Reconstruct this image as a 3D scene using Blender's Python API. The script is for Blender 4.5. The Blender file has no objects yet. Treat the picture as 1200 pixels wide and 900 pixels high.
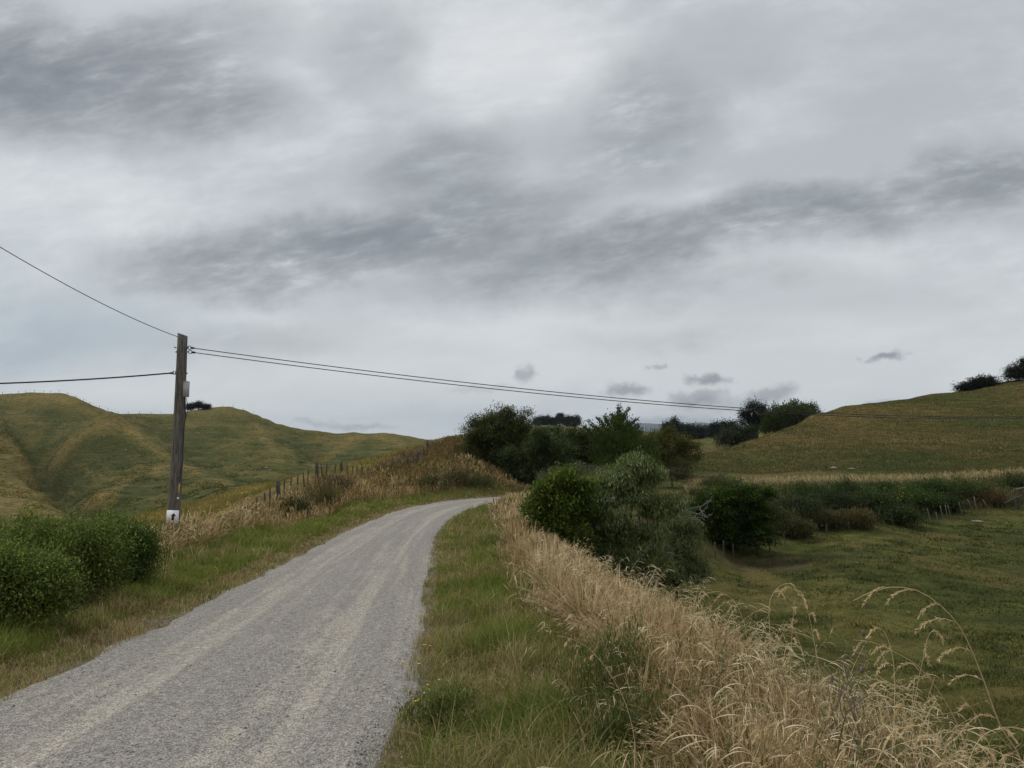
import bpy, math, random
import numpy as np
from mathutils import Vector
rng = np.random.default_rng(11)
random.seed(11)
sc = bpy.context.scene
COL = sc.collection
EYE = 1.7
FPX = 900.0
PITCH = math.atan(55 / 900)
CP, SP = math.cos(PITCH), math.sin(PITCH)

# ------------------------------------------------------------------ helpers
def P(px, py, Y):
    """world point seen at photo pixel (1200x900) at forward distance Y metres"""
    u = (px - 600) / FPX; v = -(py - 450) / FPX
    y = CP - SP * v; z = SP + CP * v
    k = Y / y
    return np.array([u * k, Y, EYE + z * k])

def PX(w):
    """metres per photo pixel at forward distance"""
    return w / FPX

def hash01(i, j, seed):
    h = (i.astype(np.int64) * 374761393 + j.astype(np.int64) * 668265263 + seed * 974634777) & 0x7fffffff
    h = ((h ^ (h >> 13)) * 1274126177) & 0x7fffffff
    return ((h ^ (h >> 16)) & 0xffff) / 65535.0

def vnoise(x, y, seed=0):
    xi = np.floor(x); yi = np.floor(y); fx = x - xi; fy = y - yi
    fx = fx * fx * (3 - 2 * fx); fy = fy * fy * (3 - 2 * fy)
    xi = xi.astype(np.int64); yi = yi.astype(np.int64)
    a = hash01(xi, yi, seed); b = hash01(xi + 1, yi, seed)
    c = hash01(xi, yi + 1, seed); d = hash01(xi + 1, yi + 1, seed)
    return (a * (1 - fx) + b * fx) * (1 - fy) + (c * (1 - fx) + d * fx) * fy

def fbm(x, y, seed=0, oct=4):
    s = 0.0; a = 0.5; t = 0.0
    for k in range(oct):
        s = s + a * vnoise(x, y, seed + k * 17); t += a
        x = x * 2.03 + 3.7; y = y * 2.03 + 1.3; a *= 0.5
    return s / t

def smooth(a, b, x):
    t = np.clip((x - a) / (b - a), 0, 1)
    return t * t * (3 - 2 * t)

def link_mesh(name, V, faces, mat=None, parent=None, col=None, uv=None, shade=True, origin=None):
    V = np.asarray(V, dtype=np.float64)
    if parent is not None:
        q_ = parent
        while '_org' not in q_: q_ = q_.parent
        org = np.array(q_['_org'])
    elif origin is not None:
        org = np.array(origin, dtype=float)
    else:
        org = np.zeros(3)
    faces = [np.asarray(f, dtype=np.int32) for f in faces if len(f)]
    me = bpy.data.meshes.new(name)
    me.vertices.add(len(V))
    me.vertices.foreach_set('co', (V - org).astype(np.float32).ravel())
    li = np.concatenate([f.ravel() for f in faces])
    tot = np.concatenate([np.full(len(f), f.shape[1], dtype=np.int32) for f in faces])
    st = np.concatenate([[0], np.cumsum(tot)[:-1]]).astype(np.int32)
    me.loops.add(len(li)); me.loops.foreach_set('vertex_index', li)
    me.polygons.add(len(tot)); me.polygons.foreach_set('loop_start', st)
    me.update(calc_edges=True)
    if shade:
        me.polygons.foreach_set('use_smooth', np.ones(len(tot), dtype=bool))
    if col is not None:
        c = np.ones((len(V), 4), dtype=np.float32); c[:, :3] = col
        a = me.color_attributes.new('Col', 'FLOAT_COLOR', 'POINT')
        a.data.foreach_set('color', c.ravel())
    if uv is not None:
        l = me.uv_layers.new(name='UVMap')
        l.data.foreach_set('uv', np.asarray(uv, dtype=np.float32)[li].ravel())
    me.validate()
    if mat is not None:
        me.materials.append(mat)
    o = bpy.data.objects.new(name, me)
    COL.objects.link(o)
    if parent is not None:
        o.parent = parent
    else:
        o.location = org
    return o

def tag(o, label=None, cat=None, group=None, kind=None):
    if label: o['label'] = label
    if cat: o['category'] = cat
    if group: o['group'] = group
    if kind: o['kind'] = kind
    return o

def thing(name, label, cat, loc, group=None):
    o = bpy.data.objects.new(name, None); COL.objects.link(o)
    o.location = [float(v) for v in loc]
    o['_org'] = [float(v) for v in loc]
    o.empty_display_size = 0.2
    return tag(o, label, cat, group)

def cat_geo(parts):
    """join (V, [faces]) pieces of one part"""
    Vs = []; fs = {}
    n = 0
    for V, F in parts:
        V = np.asarray(V, float)
        for f in F:
            f = np.asarray(f)
            if len(f): fs.setdefault(f.shape[1], []).append(f + n)
        Vs.append(V); n += len(V)
    return np.concatenate(Vs), [np.concatenate(v) for v in fs.values()]

def tube(pts, rad, sides=6, cap=True):
    pts = np.asarray(pts, float); n = len(pts)
    rad = np.broadcast_to(np.asarray(rad, float), (n,))
    tan = np.gradient(pts, axis=0); tan /= np.linalg.norm(tan, axis=1)[:, None] + 1e-9
    ref = np.array([0.0, 0, 1]) if abs(tan[0, 2]) < 0.9 else np.array([1.0, 0, 0])
    V = []
    u = np.cross(tan[0], ref); u /= np.linalg.norm(u)
    ang = np.arange(sides) * 2 * math.pi / sides
    for k in range(n):
        u = u - tan[k] * np.dot(u, tan[k]); u /= np.linalg.norm(u) + 1e-9
        w = np.cross(tan[k], u)
        V.append(pts[k] + rad[k] * (np.cos(ang)[:, None] * u + np.sin(ang)[:, None] * w))
    V = np.concatenate(V)
    F = []
    for k in range(n - 1):
        for s in range(sides):
            a = k * sides + s; b = k * sides + (s + 1) % sides
            F.append((a, b, b + sides, a + sides))
    T = []
    if cap:
        V = np.concatenate([V, pts[:1], pts[-1:]])
        c0 = n * sides; c1 = c0 + 1
        for s in range(sides):
            T.append((c0, (s + 1) % sides, s))
            b = (n - 1) * sides
            T.append((c1, b + s, b + (s + 1) % sides))
    return V, [np.array(F), np.array(T).reshape(-1, 3)]

def box(c, size, ax=None, bev=0.0):
    """box with chamfered vertical edges; ax = 3 unit axes"""
    ax = np.eye(3) if ax is None else np.asarray(ax)
    sx, sy, sz = [s / 2 for s in size]
    b = bev if bev > 0 else 0
    if b:
        prof = [(-sx + b, -sy), (sx - b, -sy), (sx, -sy + b), (sx, sy - b), (sx - b, sy), (-sx + b, sy), (-sx, sy - b), (-sx, -sy + b)]
    else:
        prof = [(-sx, -sy), (sx, -sy), (sx, sy), (-sx, sy)]
    n = len(prof)
    V = [(x, y, -sz) for x, y in prof] + [(x, y, sz) for x, y in prof]
    V = np.array(V) @ ax + np.asarray(c)
    Q = [(i, (i + 1) % n, n + (i + 1) % n, n + i) for i in range(n)]
    return V, [np.array(Q), np.array([list(range(n - 1, -1, -1)), list(range(n, 2 * n))])]

# ------------------------------------------------------------------ materials
def new_mat(name):
    m = bpy.data.materials.new(name); m.use_nodes = True
    nt = m.node_tree; nt.nodes.clear()
    return m, nt

def N(nt, typ, **kw):
    n = nt.nodes.new(typ)
    for k, v in kw.items():
        if k.startswith('i_'):
            key = k[2:]
            key = int(key) if key.isdigit() else key
            n.inputs[key].default_value = v
        else:
            setattr(n, k, v)
    return n

def math_node(nt, op, a, b=None, clamp=False):
    n = nt.nodes.new('ShaderNodeMath'); n.operation = op; n.use_clamp = clamp
    for i, v in enumerate((a, b)):
        if v is None: continue
        if hasattr(v, 'links') or hasattr(v, 'is_linked'): nt.links.new(v, n.inputs[i])
        else: n.inputs[i].default_value = v
    return n.outputs[0]

def mixc(nt, fac, a, b, blend='MIX'):
    n = nt.nodes.new('ShaderNodeMix'); n.data_type = 'RGBA'; n.blend_type = blend
    for sock, v in ((n.inputs[0], fac), (n.inputs[6], a), (n.inputs[7], b)):
        if hasattr(v, 'is_linked'): nt.links.new(v, sock)
        elif isinstance(v, (tuple, list)): sock.default_value = (*v[:3], 1)
        else: sock.default_value = v
    return n.outputs[2]

def maprange(nt, v, a, b, c=0.0, d=1.0, kind='SMOOTHSTEP'):
    n = nt.nodes.new('ShaderNodeMapRange'); n.interpolation_type = kind; n.clamp = True
    nt.links.new(v, n.inputs[0])
    for i, x in enumerate((a, b, c, d)): n.inputs[i + 1].default_value = x
    return n.outputs[0]

def noise(nt, vec, scale, detail=4, rough=0.55, dist=0.0):
    n = N(nt, 'ShaderNodeTexNoise', i_Scale=scale, i_Detail=detail, i_Roughness=rough, i_Distortion=dist)
    if vec is not None: nt.links.new(vec, n.inputs['Vector'])
    return n.outputs['Fac']

def leaf_mat(name, trans=0.25, gloss=0.06, rough=0.45):
    m, nt = new_mat(name)
    out = N(nt, 'ShaderNodeOutputMaterial')
    at = N(nt, 'ShaderNodeAttribute', attribute_name='Col')
    d = N(nt, 'ShaderNodeBsdfDiffuse'); t = N(nt, 'ShaderNodeBsdfTranslucent'); g = N(nt, 'ShaderNodeBsdfGlossy', i_Roughness=rough)
    g.inputs['Color'].default_value = (0.8, 0.85, 0.9, 1)
    nt.links.new(at.outputs['Color'], d.inputs['Color'])
    warm = mixc(nt, 0.5, at.outputs['Color'], (1.0, 0.95, 0.45), 'MULTIPLY')
    nt.links.new(warm, t.inputs['Color'])
    m1 = N(nt, 'ShaderNodeMixShader'); m1.inputs[0].default_value = trans
    nt.links.new(d.outputs[0], m1.inputs[1]); nt.links.new(t.outputs[0], m1.inputs[2])
    last = m1
    if gloss > 0:
        m2 = N(nt, 'ShaderNodeMixShader'); m2.inputs[0].default_value = gloss
        nt.links.new(m1.outputs[0], m2.inputs[1]); nt.links.new(g.outputs[0], m2.inputs[2]); last = m2
    nt.links.new(last.outputs[0], out.inputs['Surface'])
    return m

M_LEAF = leaf_mat('leaf_material', 0.32, 0.012, 0.5)
M_GRASS = leaf_mat('grass_material', 0.3, 0.008, 0.6)
M_DRY = leaf_mat('dry_grass_material', 0.25, 0.01, 0.6)

def rough_mat(name, c1, c2, scale=6.0, stretch=(1, 1, 1), rough=0.85, bump=0.3, spec=0.3, metal=0.0):
    m, nt = new_mat(name)
    out = N(nt, 'ShaderNodeOutputMaterial'); b = N(nt, 'ShaderNodeBsdfPrincipled')
    b.inputs['Roughness'].default_value = rough; b.inputs['Specular IOR Level'].default_value = spec
    b.inputs['Metallic'].default_value = metal
    tc = N(nt, 'ShaderNodeTexCoord'); mp = N(nt, 'ShaderNodeMapping'); mp.inputs['Scale'].default_value = stretch
    nt.links.new(tc.outputs['Object'], mp.inputs['Vector'])
    f = noise(nt, mp.outputs[0], scale, 6, 0.65)
    f2 = maprange(nt, f, 0.3, 0.7)
    c = mixc(nt, f2, c1, c2)
    nt.links.new(c, b.inputs['Base Color'])
    bp = N(nt, 'ShaderNodeBump', i_Strength=bump, i_Distance=0.02)
    nt.links.new(f, bp.inputs['Height']); nt.links.new(bp.outputs[0], b.inputs['Normal'])
    nt.links.new(b.outputs[0], out.inputs['Surface'])
    return m

M_POLE = rough_mat('weathered_timber', (0.05, 0.046, 0.042), (0.17, 0.155, 0.135), 5, (6, 6, 0.5), 0.9, 0.6, 0.2)
M_POST = rough_mat('fence_timber', (0.035, 0.032, 0.03), (0.10, 0.09, 0.08), 8, (5, 5, 0.6), 0.9, 0.5, 0.2)
M_STAKE = rough_mat('pale_stake_timber', (0.09, 0.085, 0.07), (0.20, 0.19, 0.16), 8, (5, 5, 0.6), 0.9, 0.5, 0.2)
M_BARK = rough_mat('bark', (0.03, 0.026, 0.02), (0.09, 0.08, 0.065), 7, (3, 3, 0.8), 0.95, 0.6, 0.1)
M_DEADWOOD = rough_mat('dead_wood', (0.13, 0.12, 0.11), (0.30, 0.28, 0.26), 9, (3, 3, 3), 0.9, 0.4, 0.1)
M_WIRE = rough_mat('black_cable', (0.012, 0.012, 0.014), (0.03, 0.03, 0.034), 20, (1, 1, 1), 0.5, 0.0)
M_STEEL = rough_mat('galvanised_steel', (0.10, 0.10, 0.11), (0.24, 0.24, 0.25), 20, (1, 1, 1), 0.55, 0.1, 0.5, 0.6)
M_BOX = rough_mat('grey_plastic', (0.30, 0.30, 0.29), (0.38, 0.38, 0.36), 5, (1, 1, 1), 0.6, 0.05)
M_WHITE = rough_mat('white_sign_paint', (0.70, 0.71, 0.72), (0.80, 0.80, 0.80), 12, (1, 1, 1), 0.55, 0.03)
M_BLACK = rough_mat('black_sign_paint', (0.012, 0.012, 0.013), (0.03, 0.03, 0.03), 12, (1, 1, 1), 0.6, 0.03)
M_YELLOW = rough_mat('yellow_marker_paint', (0.62, 0.34, 0.02), (0.75, 0.45, 0.04), 12, (1, 1, 1), 0.6, 0.03)
M_ROCK = rough_mat('pale_stone', (0.17, 0.15, 0.12), (0.36, 0.33, 0.28), 4, (1, 1, 1), 0.95, 0.5, 0.1)
M_PEBBLE = None

# ------------------------------------------------------------------ road line
RC = np.array([(-2.0, -14), (-2.15, -5), (-2.25, 0), (-2.42, 5.0), (-2.72, 9), (-3.15, 13.5), (-3.8, 21), (-4.2, 27), (-4.3, 33), (-4.0, 38),
               (-3.0, 42.6), (-0.9, 46.0), (2.4, 48.0), (6.0, 49.0), (9.5, 50.2), (12.5, 51.8)], float)
RH = 1.72
def zroad_of(y):
    return np.interp(y, [-20, -5, 0, 5, 10, 15, 20, 25, 30, 36, 42, 48, 60],
                     [1.0, 0.35, 0.0, -0.385, -0.77, -1.13, -1.46, -1.75, -2.0, -2.2, -2.34, -2.44, -4.5])
def spline(pts, n):
    pts = np.asarray(pts, float)
    d = np.concatenate([[0], np.cumsum(np.linalg.norm(np.diff(pts, axis=0), axis=1) ** 0.75)])
    t = np.linspace(0, d[-1], n)
    m = np.zeros_like(pts)
    m[1:-1] = (pts[2:] - pts[:-2]) / (d[2:] - d[:-2])[:, None]
    m[0] = (pts[1] - pts[0]) / (d[1] - d[0]); m[-1] = (pts[-1] - pts[-2]) / (d[-1] - d[-2])
    i = np.clip(np.searchsorted(d, t, 'right') - 1, 0, len(pts) - 2)
    h = (d[i + 1] - d[i])[:, None]; s = ((t - d[i])[:, None]) / h
    return (2*s**3-3*s**2+1)*pts[i] + (s**3-2*s**2+s)*h*m[i] + (-2*s**3+3*s**2)*pts[i+1] + (s**3-s**2)*h*m[i+1]
CL = spline(RC, 1600)
seg = np.concatenate([[0], np.cumsum(np.linalg.norm(np.diff(CL, axis=0), axis=1))])
NL = 700
Ls = np.linspace(0, seg[-1], NL)
CL = np.stack([np.interp(Ls, seg, CL[:, k]) for k in (0, 1)], 1)
TG = np.gradient(CL, axis=0); TG /= np.linalg.norm(TG, axis=1)[:, None]
NR = np.stack([TG[:, 1], -TG[:, 0]], 1)          # to the right of travel
L0 = float(Ls[np.argmin(np.abs(CL[:, 1]) + (CL[:, 0] > 5) * 99)])   # arc length beside the camera
ZC = zroad_of(CL[:, 1])
def along(L, s):
    """point at arc length L past the camera and offset s right of the centre line"""
    L = np.asarray(L, float) + L0
    c = np.stack([np.interp(L, Ls, CL[:, k]) for k in (0, 1)], -1)
    n = np.stack([np.interp(L, Ls, NR[:, k]) for k in (0, 1)], -1)
    return c + n * np.asarray(s, float)[..., None]
def road_coords(x, y):
    """signed offset from and arc length along the centre line"""
    s = np.empty(len(x)); l = np.empty(len(x))
    for a in range(0, len(x), 20000):
        dx = x[a:a+20000, None] - CL[None, :, 0]; dy = y[a:a+20000, None] - CL[None, :, 1]
        k = np.argmin(dx * dx + dy * dy, 1); r = np.arange(len(k))
        s[a:a+20000] = dx[r, k] * NR[k, 0] + dy[r, k] * NR[k, 1]
        oth = np.sqrt(dx[r, k]**2 + dy[r, k]**2)
        s[a:a+20000] = np.sign(s[a:a+20000] + 1e-9) * oth
        l[a:a+20000] = Ls[k] - L0
    return s, l

# ------------------------------------------------------------------ terrain from control points
ctl = []
def W(x, y, z): ctl.append((x, y, z))
def C(px, py, Y): ctl.append(tuple(P(px, py, Y)))
SB = lambda L: np.interp(L, [0, 4, 7.5, 10.5, 15, 24, 38, 46, 60], [3.2, 3.3, 3.5, 3.35, 3.55, 4.05, 3.5, 2.9, 2.9])    # green verge / tan grass border (right)
SE = lambda L: np.interp(L, [0, 4, 8, 12, 20, 30, 38, 46, 60], [3.95, 4.0, 3.95, 4.0, 4.45, 4.75, 4.4, 3.8, 3.8])    # top edge of the right-hand bank
PADZ = lambda y: np.interp(y, [0, 5, 10, 20, 30, 45, 60], [-2.9, -3.2, -3.7, -4.5, -5.1, -5.6, -5.4])
for L in (0.5, 2, 4, 6, 9, 13, 18, 24, 30, 36, 41, 46):
    p = along(L, 0.0); zr = float(zroad_of(p[1]))
    for s, dz in ((-RH, 0), (0, 0.0), (RH, 0), (float(SB(L)), 0.06), (float(SE(L)), 0.02)):
        q = along(L, s); W(q[0], q[1], zr + dz)
    if L < 40:
        for ds, f in ((1.6, 0.36), (3.4, 0.78), (5.5, 1.0)):
            q = along(L, float(SE(L)) + ds); zp = float(PADZ(p[1])); W(q[0], q[1], zr + (zp - zr) * f)
    lb = -3.4
    q = along(L, lb); W(q[0], q[1], zr + (0.0 if L < 24 else 0.15))
for L in (50, 55, 59):
    for s in (-RH, RH):
        q = along(L, s); W(q[0], q[1], float(zroad_of(along(L, 0.0)[1])))
# left behind the hedge and the pole
for x, y, z in ((-7.5, 4, -0.5), (-8, 9, -1.0), (-9.5, 13, -1.6), (-12, 10, -2.0), (-14, 16, -2.6), (-9.8, 22, -1.65), (-13, 22, -2.1), (-16, 25, -3.0),
                (-22, 20, -5.0), (-25, 35, -6.5), (-10, 4, -1.5), (-20, 8, -4.5)):
    W(x, y, z)
# fence line / bank top left of the road
for px, py, Y in ((270, 612, 27), (285, 604, 30), (325, 590, 34), (369, 566, 41), (400, 560, 46), (425, 557, 50), (455, 549, 54), (490, 546, 57),
                  (470, 540, 60), (515, 523, 60), (545, 521, 61), (580, 524, 64), (505, 525, 66),
                  (540, 545, 54.5), (575, 560, 53), (500, 565, 51), (440, 580, 46.5), (370, 600, 38.5), (330, 622, 31.5),
                  (610, 566, 57), (650, 560, 62), (600, 545, 68), (540, 520, 80), (620, 540, 90)):
    C(px, py, Y)
# yellow field behind the fence
for px, py, Y in ((230, 615, 34), (200, 606, 44), (160, 606, 46), (290, 572, 58), (350, 560, 66), (420, 546, 75), (480, 526, 86), (260, 592, 46), (330, 575, 52)):
    C(px, py, Y)
# drop into the valley
for px, py, Y in ((60, 650, 60), (150, 640, 75), (250, 600, 90), (330, 585, 95), (420, 560, 110), (480, 545, 120), (-100, 690, 40), (-200, 650, 70), (40, 640, 90), (150, 622, 110)):
    C(px, py, Y)
# left hills: skyline
SKY_L = ((-250, 470, 330), (-120, 462, 330), (-40, 464, 330), (0, 466, 330), (40, 467, 330), (72, 467, 330), (92, 473, 328), (112, 484, 326), (135, 487, 335), (165, 488, 345), (200, 487, 350),
         (235, 481.5, 352), (268, 480.5, 352), (292, 486, 350), (312, 494, 350), (332, 501, 350), (355, 506, 352), (385, 509, 358), (415, 509, 362), (450, 507.5, 380),
         (468, 511, 390), (490, 517, 400), (520, 520, 420))
for px, py, Y in SKY_L:
    C(px, py, Y)
    C(px, py + 14 if px > -1 else py + 20, Y * 1.22)
    C(px, py + 20, Y * 1.7)
# left hills: body
BODY = [
    # spur at far left, rising from the gully
    (-150, 495, 250), (-40, 490, 245), (0, 503, 232), (15, 520, 222), (28, 535, 214), (40, 556, 202), (55, 580, 182), (75, 602, 158),
    (0, 545, 190), (0, 585, 160), (20, 575, 175), (40, 598, 155), (-60, 560, 170), (0, 615, 138),
    # gully
    (44, 549, 240), (47, 562, 222), (56, 582, 196), (72, 596, 176), (90, 610, 152), (35, 535, 262),
    # slope behind the gully up to the skyline
    (10, 500, 285), (40, 512, 285), (60, 490, 310), (0, 482, 312), (75, 508, 285), (100, 494, 305), (20, 488, 305),
    # middle spur
    (125, 497, 266), (105, 505, 262), (80, 521, 255), (58, 540, 247), (148, 502, 264), (168, 515, 254), (188, 528, 243), (206, 541, 230),
    (125, 525, 245), (110, 555, 218), (100, 580, 192), (110, 602, 168), (150, 535, 236), (85, 560, 222),
    (160, 493, 310), (190, 502, 300), (215, 512, 285),
    # second rib, running down left from the middle spur
    (203, 545, 222), (180, 551, 212), (155, 562, 200), (130, 577, 185), (112, 594, 170), (175, 575, 184), (150, 595, 165),
    (190, 590, 160), (210, 572, 180),
    # ridge running right
    (235, 553, 205), (260, 562, 185), (285, 571, 160), (305, 577, 140), (240, 575, 165), (215, 600, 140),
    # bowl behind it
    (230, 535, 250), (265, 548, 225), (305, 560, 195), (350, 560, 180), (240, 505, 300), (280, 520, 275), (330, 540, 235), (275, 498, 320),
    # right-hand spurs
    (303, 500, 322), (308, 511, 300), (320, 522, 280), (335, 515, 315), (355, 530, 270),
    (420, 512, 345), (408, 520, 325), (392, 531, 290), (376, 541, 255), (360, 549, 220), (370, 522, 320), (395, 547, 215), (440, 522, 320), (430, 535, 260),
    (445, 511, 362), (470, 520, 330), (480, 530, 250), (430, 546, 180), (470, 538, 190), (500, 527, 260)]
for px, py, Y in BODY:
    C(px, py, Y)
# middle distance and far hill
for px, py, Y in ((600, 520, 300), (640, 514, 380), (620, 500, 600), (645, 499, 600), (680, 501, 600), (720, 504, 620), (560, 508, 600), (650, 512, 900), (640, 526, 200), (600, 530, 130),
                  (700, 530, 180), (760, 522, 300), (800, 512, 600), (700, 545, 110), (740, 555, 80), (760, 548, 110), (800, 556, 78), (790, 540, 130), (820, 524, 220), (845, 519, 330), (870, 512, 500),
                  (820, 530, 170), (780, 508, 1000), (875, 505, 430), (900, 499, 430), (930, 498, 430), (960, 500, 430), (1000, 506, 460)):
    C(px, py, Y)
# right paddock
for px, py, Y in ((860, 652, 44), (960, 622, 52), (1060, 605, 60), (1150, 596, 64), (1200, 590, 66), (1300, 580, 70), (1100, 700, 33), (1000, 690, 33), (1200, 680, 38), (1200, 790, 20), (1350, 700, 34),
                  (1000, 640, 46), (1100, 640, 48), (830, 672, 38), (1500, 650, 40), (1300, 850, 14), (720, 640, 45), (760, 640, 42), (700, 610, 52)):
    C(px, py, Y)
# band behind the fence and the right hill
for px, py, Y in ((860, 590, 55), (930, 585, 59), (1000, 575, 64), (1080, 570, 69), (1200, 560, 76), (900, 570, 66), (960, 564, 70), (1060, 562, 74), (1150, 556, 79), (830, 575, 62), (1350, 550, 80),
                  (815, 548, 84), (840, 534, 97), (870, 520, 112), (915, 504, 124), (960, 489.5, 132), (1000, 482, 136), (1060, 470.5, 142), (1120, 461, 148), (1160, 455, 151), (1200, 446, 155), (1300, 430, 160), (1500, 410, 170),
                  (880, 545, 92), (960, 530, 98), (1060, 520, 104), (1200, 510, 108), (1000, 505, 118), (1100, 490, 126), (1200, 475, 134), (920, 550, 84), (1060, 545, 86), (1200, 535, 90), (1350, 500, 110)):
    C(px, py, Y)
for px, py, Y in ((840, 545, 130), (870, 530, 160), (915, 516, 175), (960, 502, 185), (1060, 490, 200), (1200, 470, 215), (1400, 450, 240), (1060, 520, 320), (1200, 510, 350), (960, 518, 300), (1400, 500, 400)):
    C(px, py, Y)
# the plain out to the horizon
for px in (-300, 0, 300, 600, 900, 1200, 1500):
    for Y, py in ((1500, 517), (4000, 516), (12000, 515), (16000, 515)):
        C(px, py, Y)
    if px < 550 or px > 1000: C(px, 520, 800)
for az in (-75, -60, 60, 75):
    for r, z in ((2, -0.3), (8, -1.5 if az < 0 else -2.8), (30, -5), (150, -3), (600, -8), (3000, -35), (14000, -140)):
        if az > 0 and r == 150: z = 8
        W(r * math.sin(math.radians(az)), r * math.cos(math.radians(az)), z)
ctl = np.array(ctl)
AZS = 3.0
def feat(x, y):
    r = np.hypot(x, y)
    return np.stack([np.arctan2(x, y) * AZS, np.log(np.maximum(r, 0.6))], -1), r
Fp, Rp = feat(ctl[:, 0], ctl[:, 1])
Gp = ctl[:, 2] / Rp
def kern(d2):
    return 0.5 * d2 * np.log(d2 + 1e-12)
n = len(ctl)
K = kern(((Fp[:, None] - Fp[None]) ** 2).sum(-1)) + np.eye(n) * 3e-5
Pm = np.concatenate([np.ones((n, 1)), Fp], 1)
A = np.block([[K, Pm], [Pm.T, np.zeros((3, 3))]])
sol = np.linalg.solve(A, np.concatenate([Gp, np.zeros(3)]))
wk, wp = sol[:n], sol[n:]
def tps(x, y):
    x = np.asarray(x, float).ravel(); y = np.asarray(y, float).ravel()
    f, r = feat(x, y)
    f[:, 0] = np.clip(f[:, 0], -1.3 * AZS, 1.3 * AZS)
    out = np.empty(len(x))
    f2 = (Fp ** 2).sum(1)
    for a in range(0, len(x), 40000):
        q = f[a:a+40000]
        d2 = np.maximum((q ** 2).sum(1)[:, None] + f2[None] - 2 * q @ Fp.T, 0)
        out[a:a+40000] = kern(d2) @ wk + wp[0] + q @ wp[1:]
    return out * r

az_f = np.radians(np.concatenate([np.linspace(-180, -66, 24)[:-1], np.linspace(-66, -42, 120)[:-1], np.linspace(-42, 42, 900), np.linspace(42, 66, 120)[1:], np.linspace(66, 180, 24)[1:]]))
r_f = np.exp(np.concatenate([np.linspace(math.log(0.7), math.log(3), 50)[:-1], np.linspace(math.log(3), math.log(70), 330)[:-1], np.linspace(math.log(70), math.log(450), 270)[:-1], np.linspace(math.log(450), math.log(14000), 60)]))
AZ, RR = np.meshgrid(az_f, r_f, indexing='ij')
GX = RR * np.sin(AZ); GY = RR * np.cos(AZ)
GZ = tps(GX, GY).reshape(GX.shape)
# smooth behind the camera
back = smooth(math.radians(70), math.radians(110), np.abs(AZ))
GZ = GZ * (1 - back) + back * (-0.02 * RR.clip(0, 200)) 
near = RR.ravel() < 75
S_all = np.full(GX.size, 999.0); L_all = np.full(GX.size, 0.0)
s_, l_ = road_coords(GX.ravel()[near], GY.ravel()[near])
S_all[near] = s_; L_all[near] = l_
S_all = S_all.reshape(GX.shape); L_all = L_all.reshape(GX.shape)
# fold the road bed in exactly
zr = np.interp(L_all + L0, Ls, ZC)
kr = (1 - smooth(RH + 0.1, RH + 1.3, np.abs(S_all))) * (RR < 75)
GZ = GZ * (1 - kr) + zr * kr
def blur(Z, ka, kb):
    for ax, k in ((0, ka), (1, kb)):
        for _ in range(2):
            Zp = np.pad(Z, [(k, k) if a == ax else (0, 0) for a in (0, 1)], mode='edge')
            cs = np.cumsum(Zp, axis=ax)
            z0 = np.zeros_like(np.take(cs, [0], ax)); cs = np.concatenate([z0, cs], ax)
            n_ = Z.shape[ax]; w_ = 2 * k + 1
            Z = (np.take(cs, range(w_, w_ + n_), ax) - np.take(cs, range(0, n_), ax)) / w_
    return Z
hk = smooth(110, 140, RR) * (1 - smooth(300, 330, RR)) * (GX < -10)
GZ = GZ + 1.7 * (GZ - blur(GZ, 16, 10)) * hk
# relief: undulation, sheep tracks, tussocks
und = (fbm(GX / 34, GY / 34, 5, 4) - 0.5)
far_k = smooth(70, 160, RR) * (1 - smooth(700, 1500, RR))
off = smooth(RH + 0.2, RH + 1.5, np.abs(S_all))
GZ += und * 3.2 * far_k
GZ += (fbm(GX / 9, GY / 9, 8, 3) - 0.5) * (0.9 * far_k)
trk = np.abs(fbm(GX / 22 + 9, GY / 22, 21, 2) - 0.5)
ter = np.sin(GZ * 2.6 + fbm(GX / 11, GY / 11, 3, 3) * 9)
GZ += ter * 0.22 * far_k * (0.3 + fbm(GX / 40, GY / 40, 31, 2))
mid_k = smooth(4, 14, RR) * (1 - smooth(90, 160, RR))
GZ += off * mid_k * (fbm(GX / 2.4, GY / 2.4, 12, 3) - 0.5) * 0.28
GZ += off * (1 - smooth(30, 60, RR)) * (fbm(GX / 0.5, GY / 0.5, 14, 3) - 0.5) * 0.10
def terrain(x, y):
    x = np.asarray(x, float); y = np.asarray(y, float)
    az = np.arctan2(x, y); r = np.hypot(x, y)
    i = np.interp(az, az_f, np.arange(len(az_f))); j = np.interp(np.log(np.maximum(r, 0.71)), np.log(r_f), np.arange(len(r_f)))
    i0 = np.clip(np.floor(i).astype(int), 0, len(az_f) - 2); j0 = np.clip(np.floor(j).astype(int), 0, len(r_f) - 2)
    a = i - i0; b = j - j0
    return (GZ[i0, j0] * (1 - a) + GZ[i0 + 1, j0] * a) * (1 - b) + (GZ[i0, j0 + 1] * (1 - a) + GZ[i0 + 1, j0 + 1] * a) * b
def hit(px, py, y0=3.0, y1=500.0, n=3000):
    """distance at which the sight line through a photo pixel meets the ground"""
    Y = np.exp(np.linspace(math.log(y0), math.log(y1), n)); p = P(px, py, 1.0); d = p - np.array([0, 0, EYE])
    g = terrain(d[0] * Y, Y); j = np.argmax(g >= EYE + d[2] * Y)
    return float(Y[j]) if j > 0 else None
def tz(x, y): return float(terrain(np.array([x]), np.array([y]))[0])

# ---- colour of the sward, region by region (dry / lush)
def c3(*v): return np.array(v, float)
HILL_G = c3(0.064, 0.073, 0.019); HILL_T = c3(0.190, 0.148, 0.050); HILL_D = c3(0.032, 0.042, 0.012)
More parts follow.
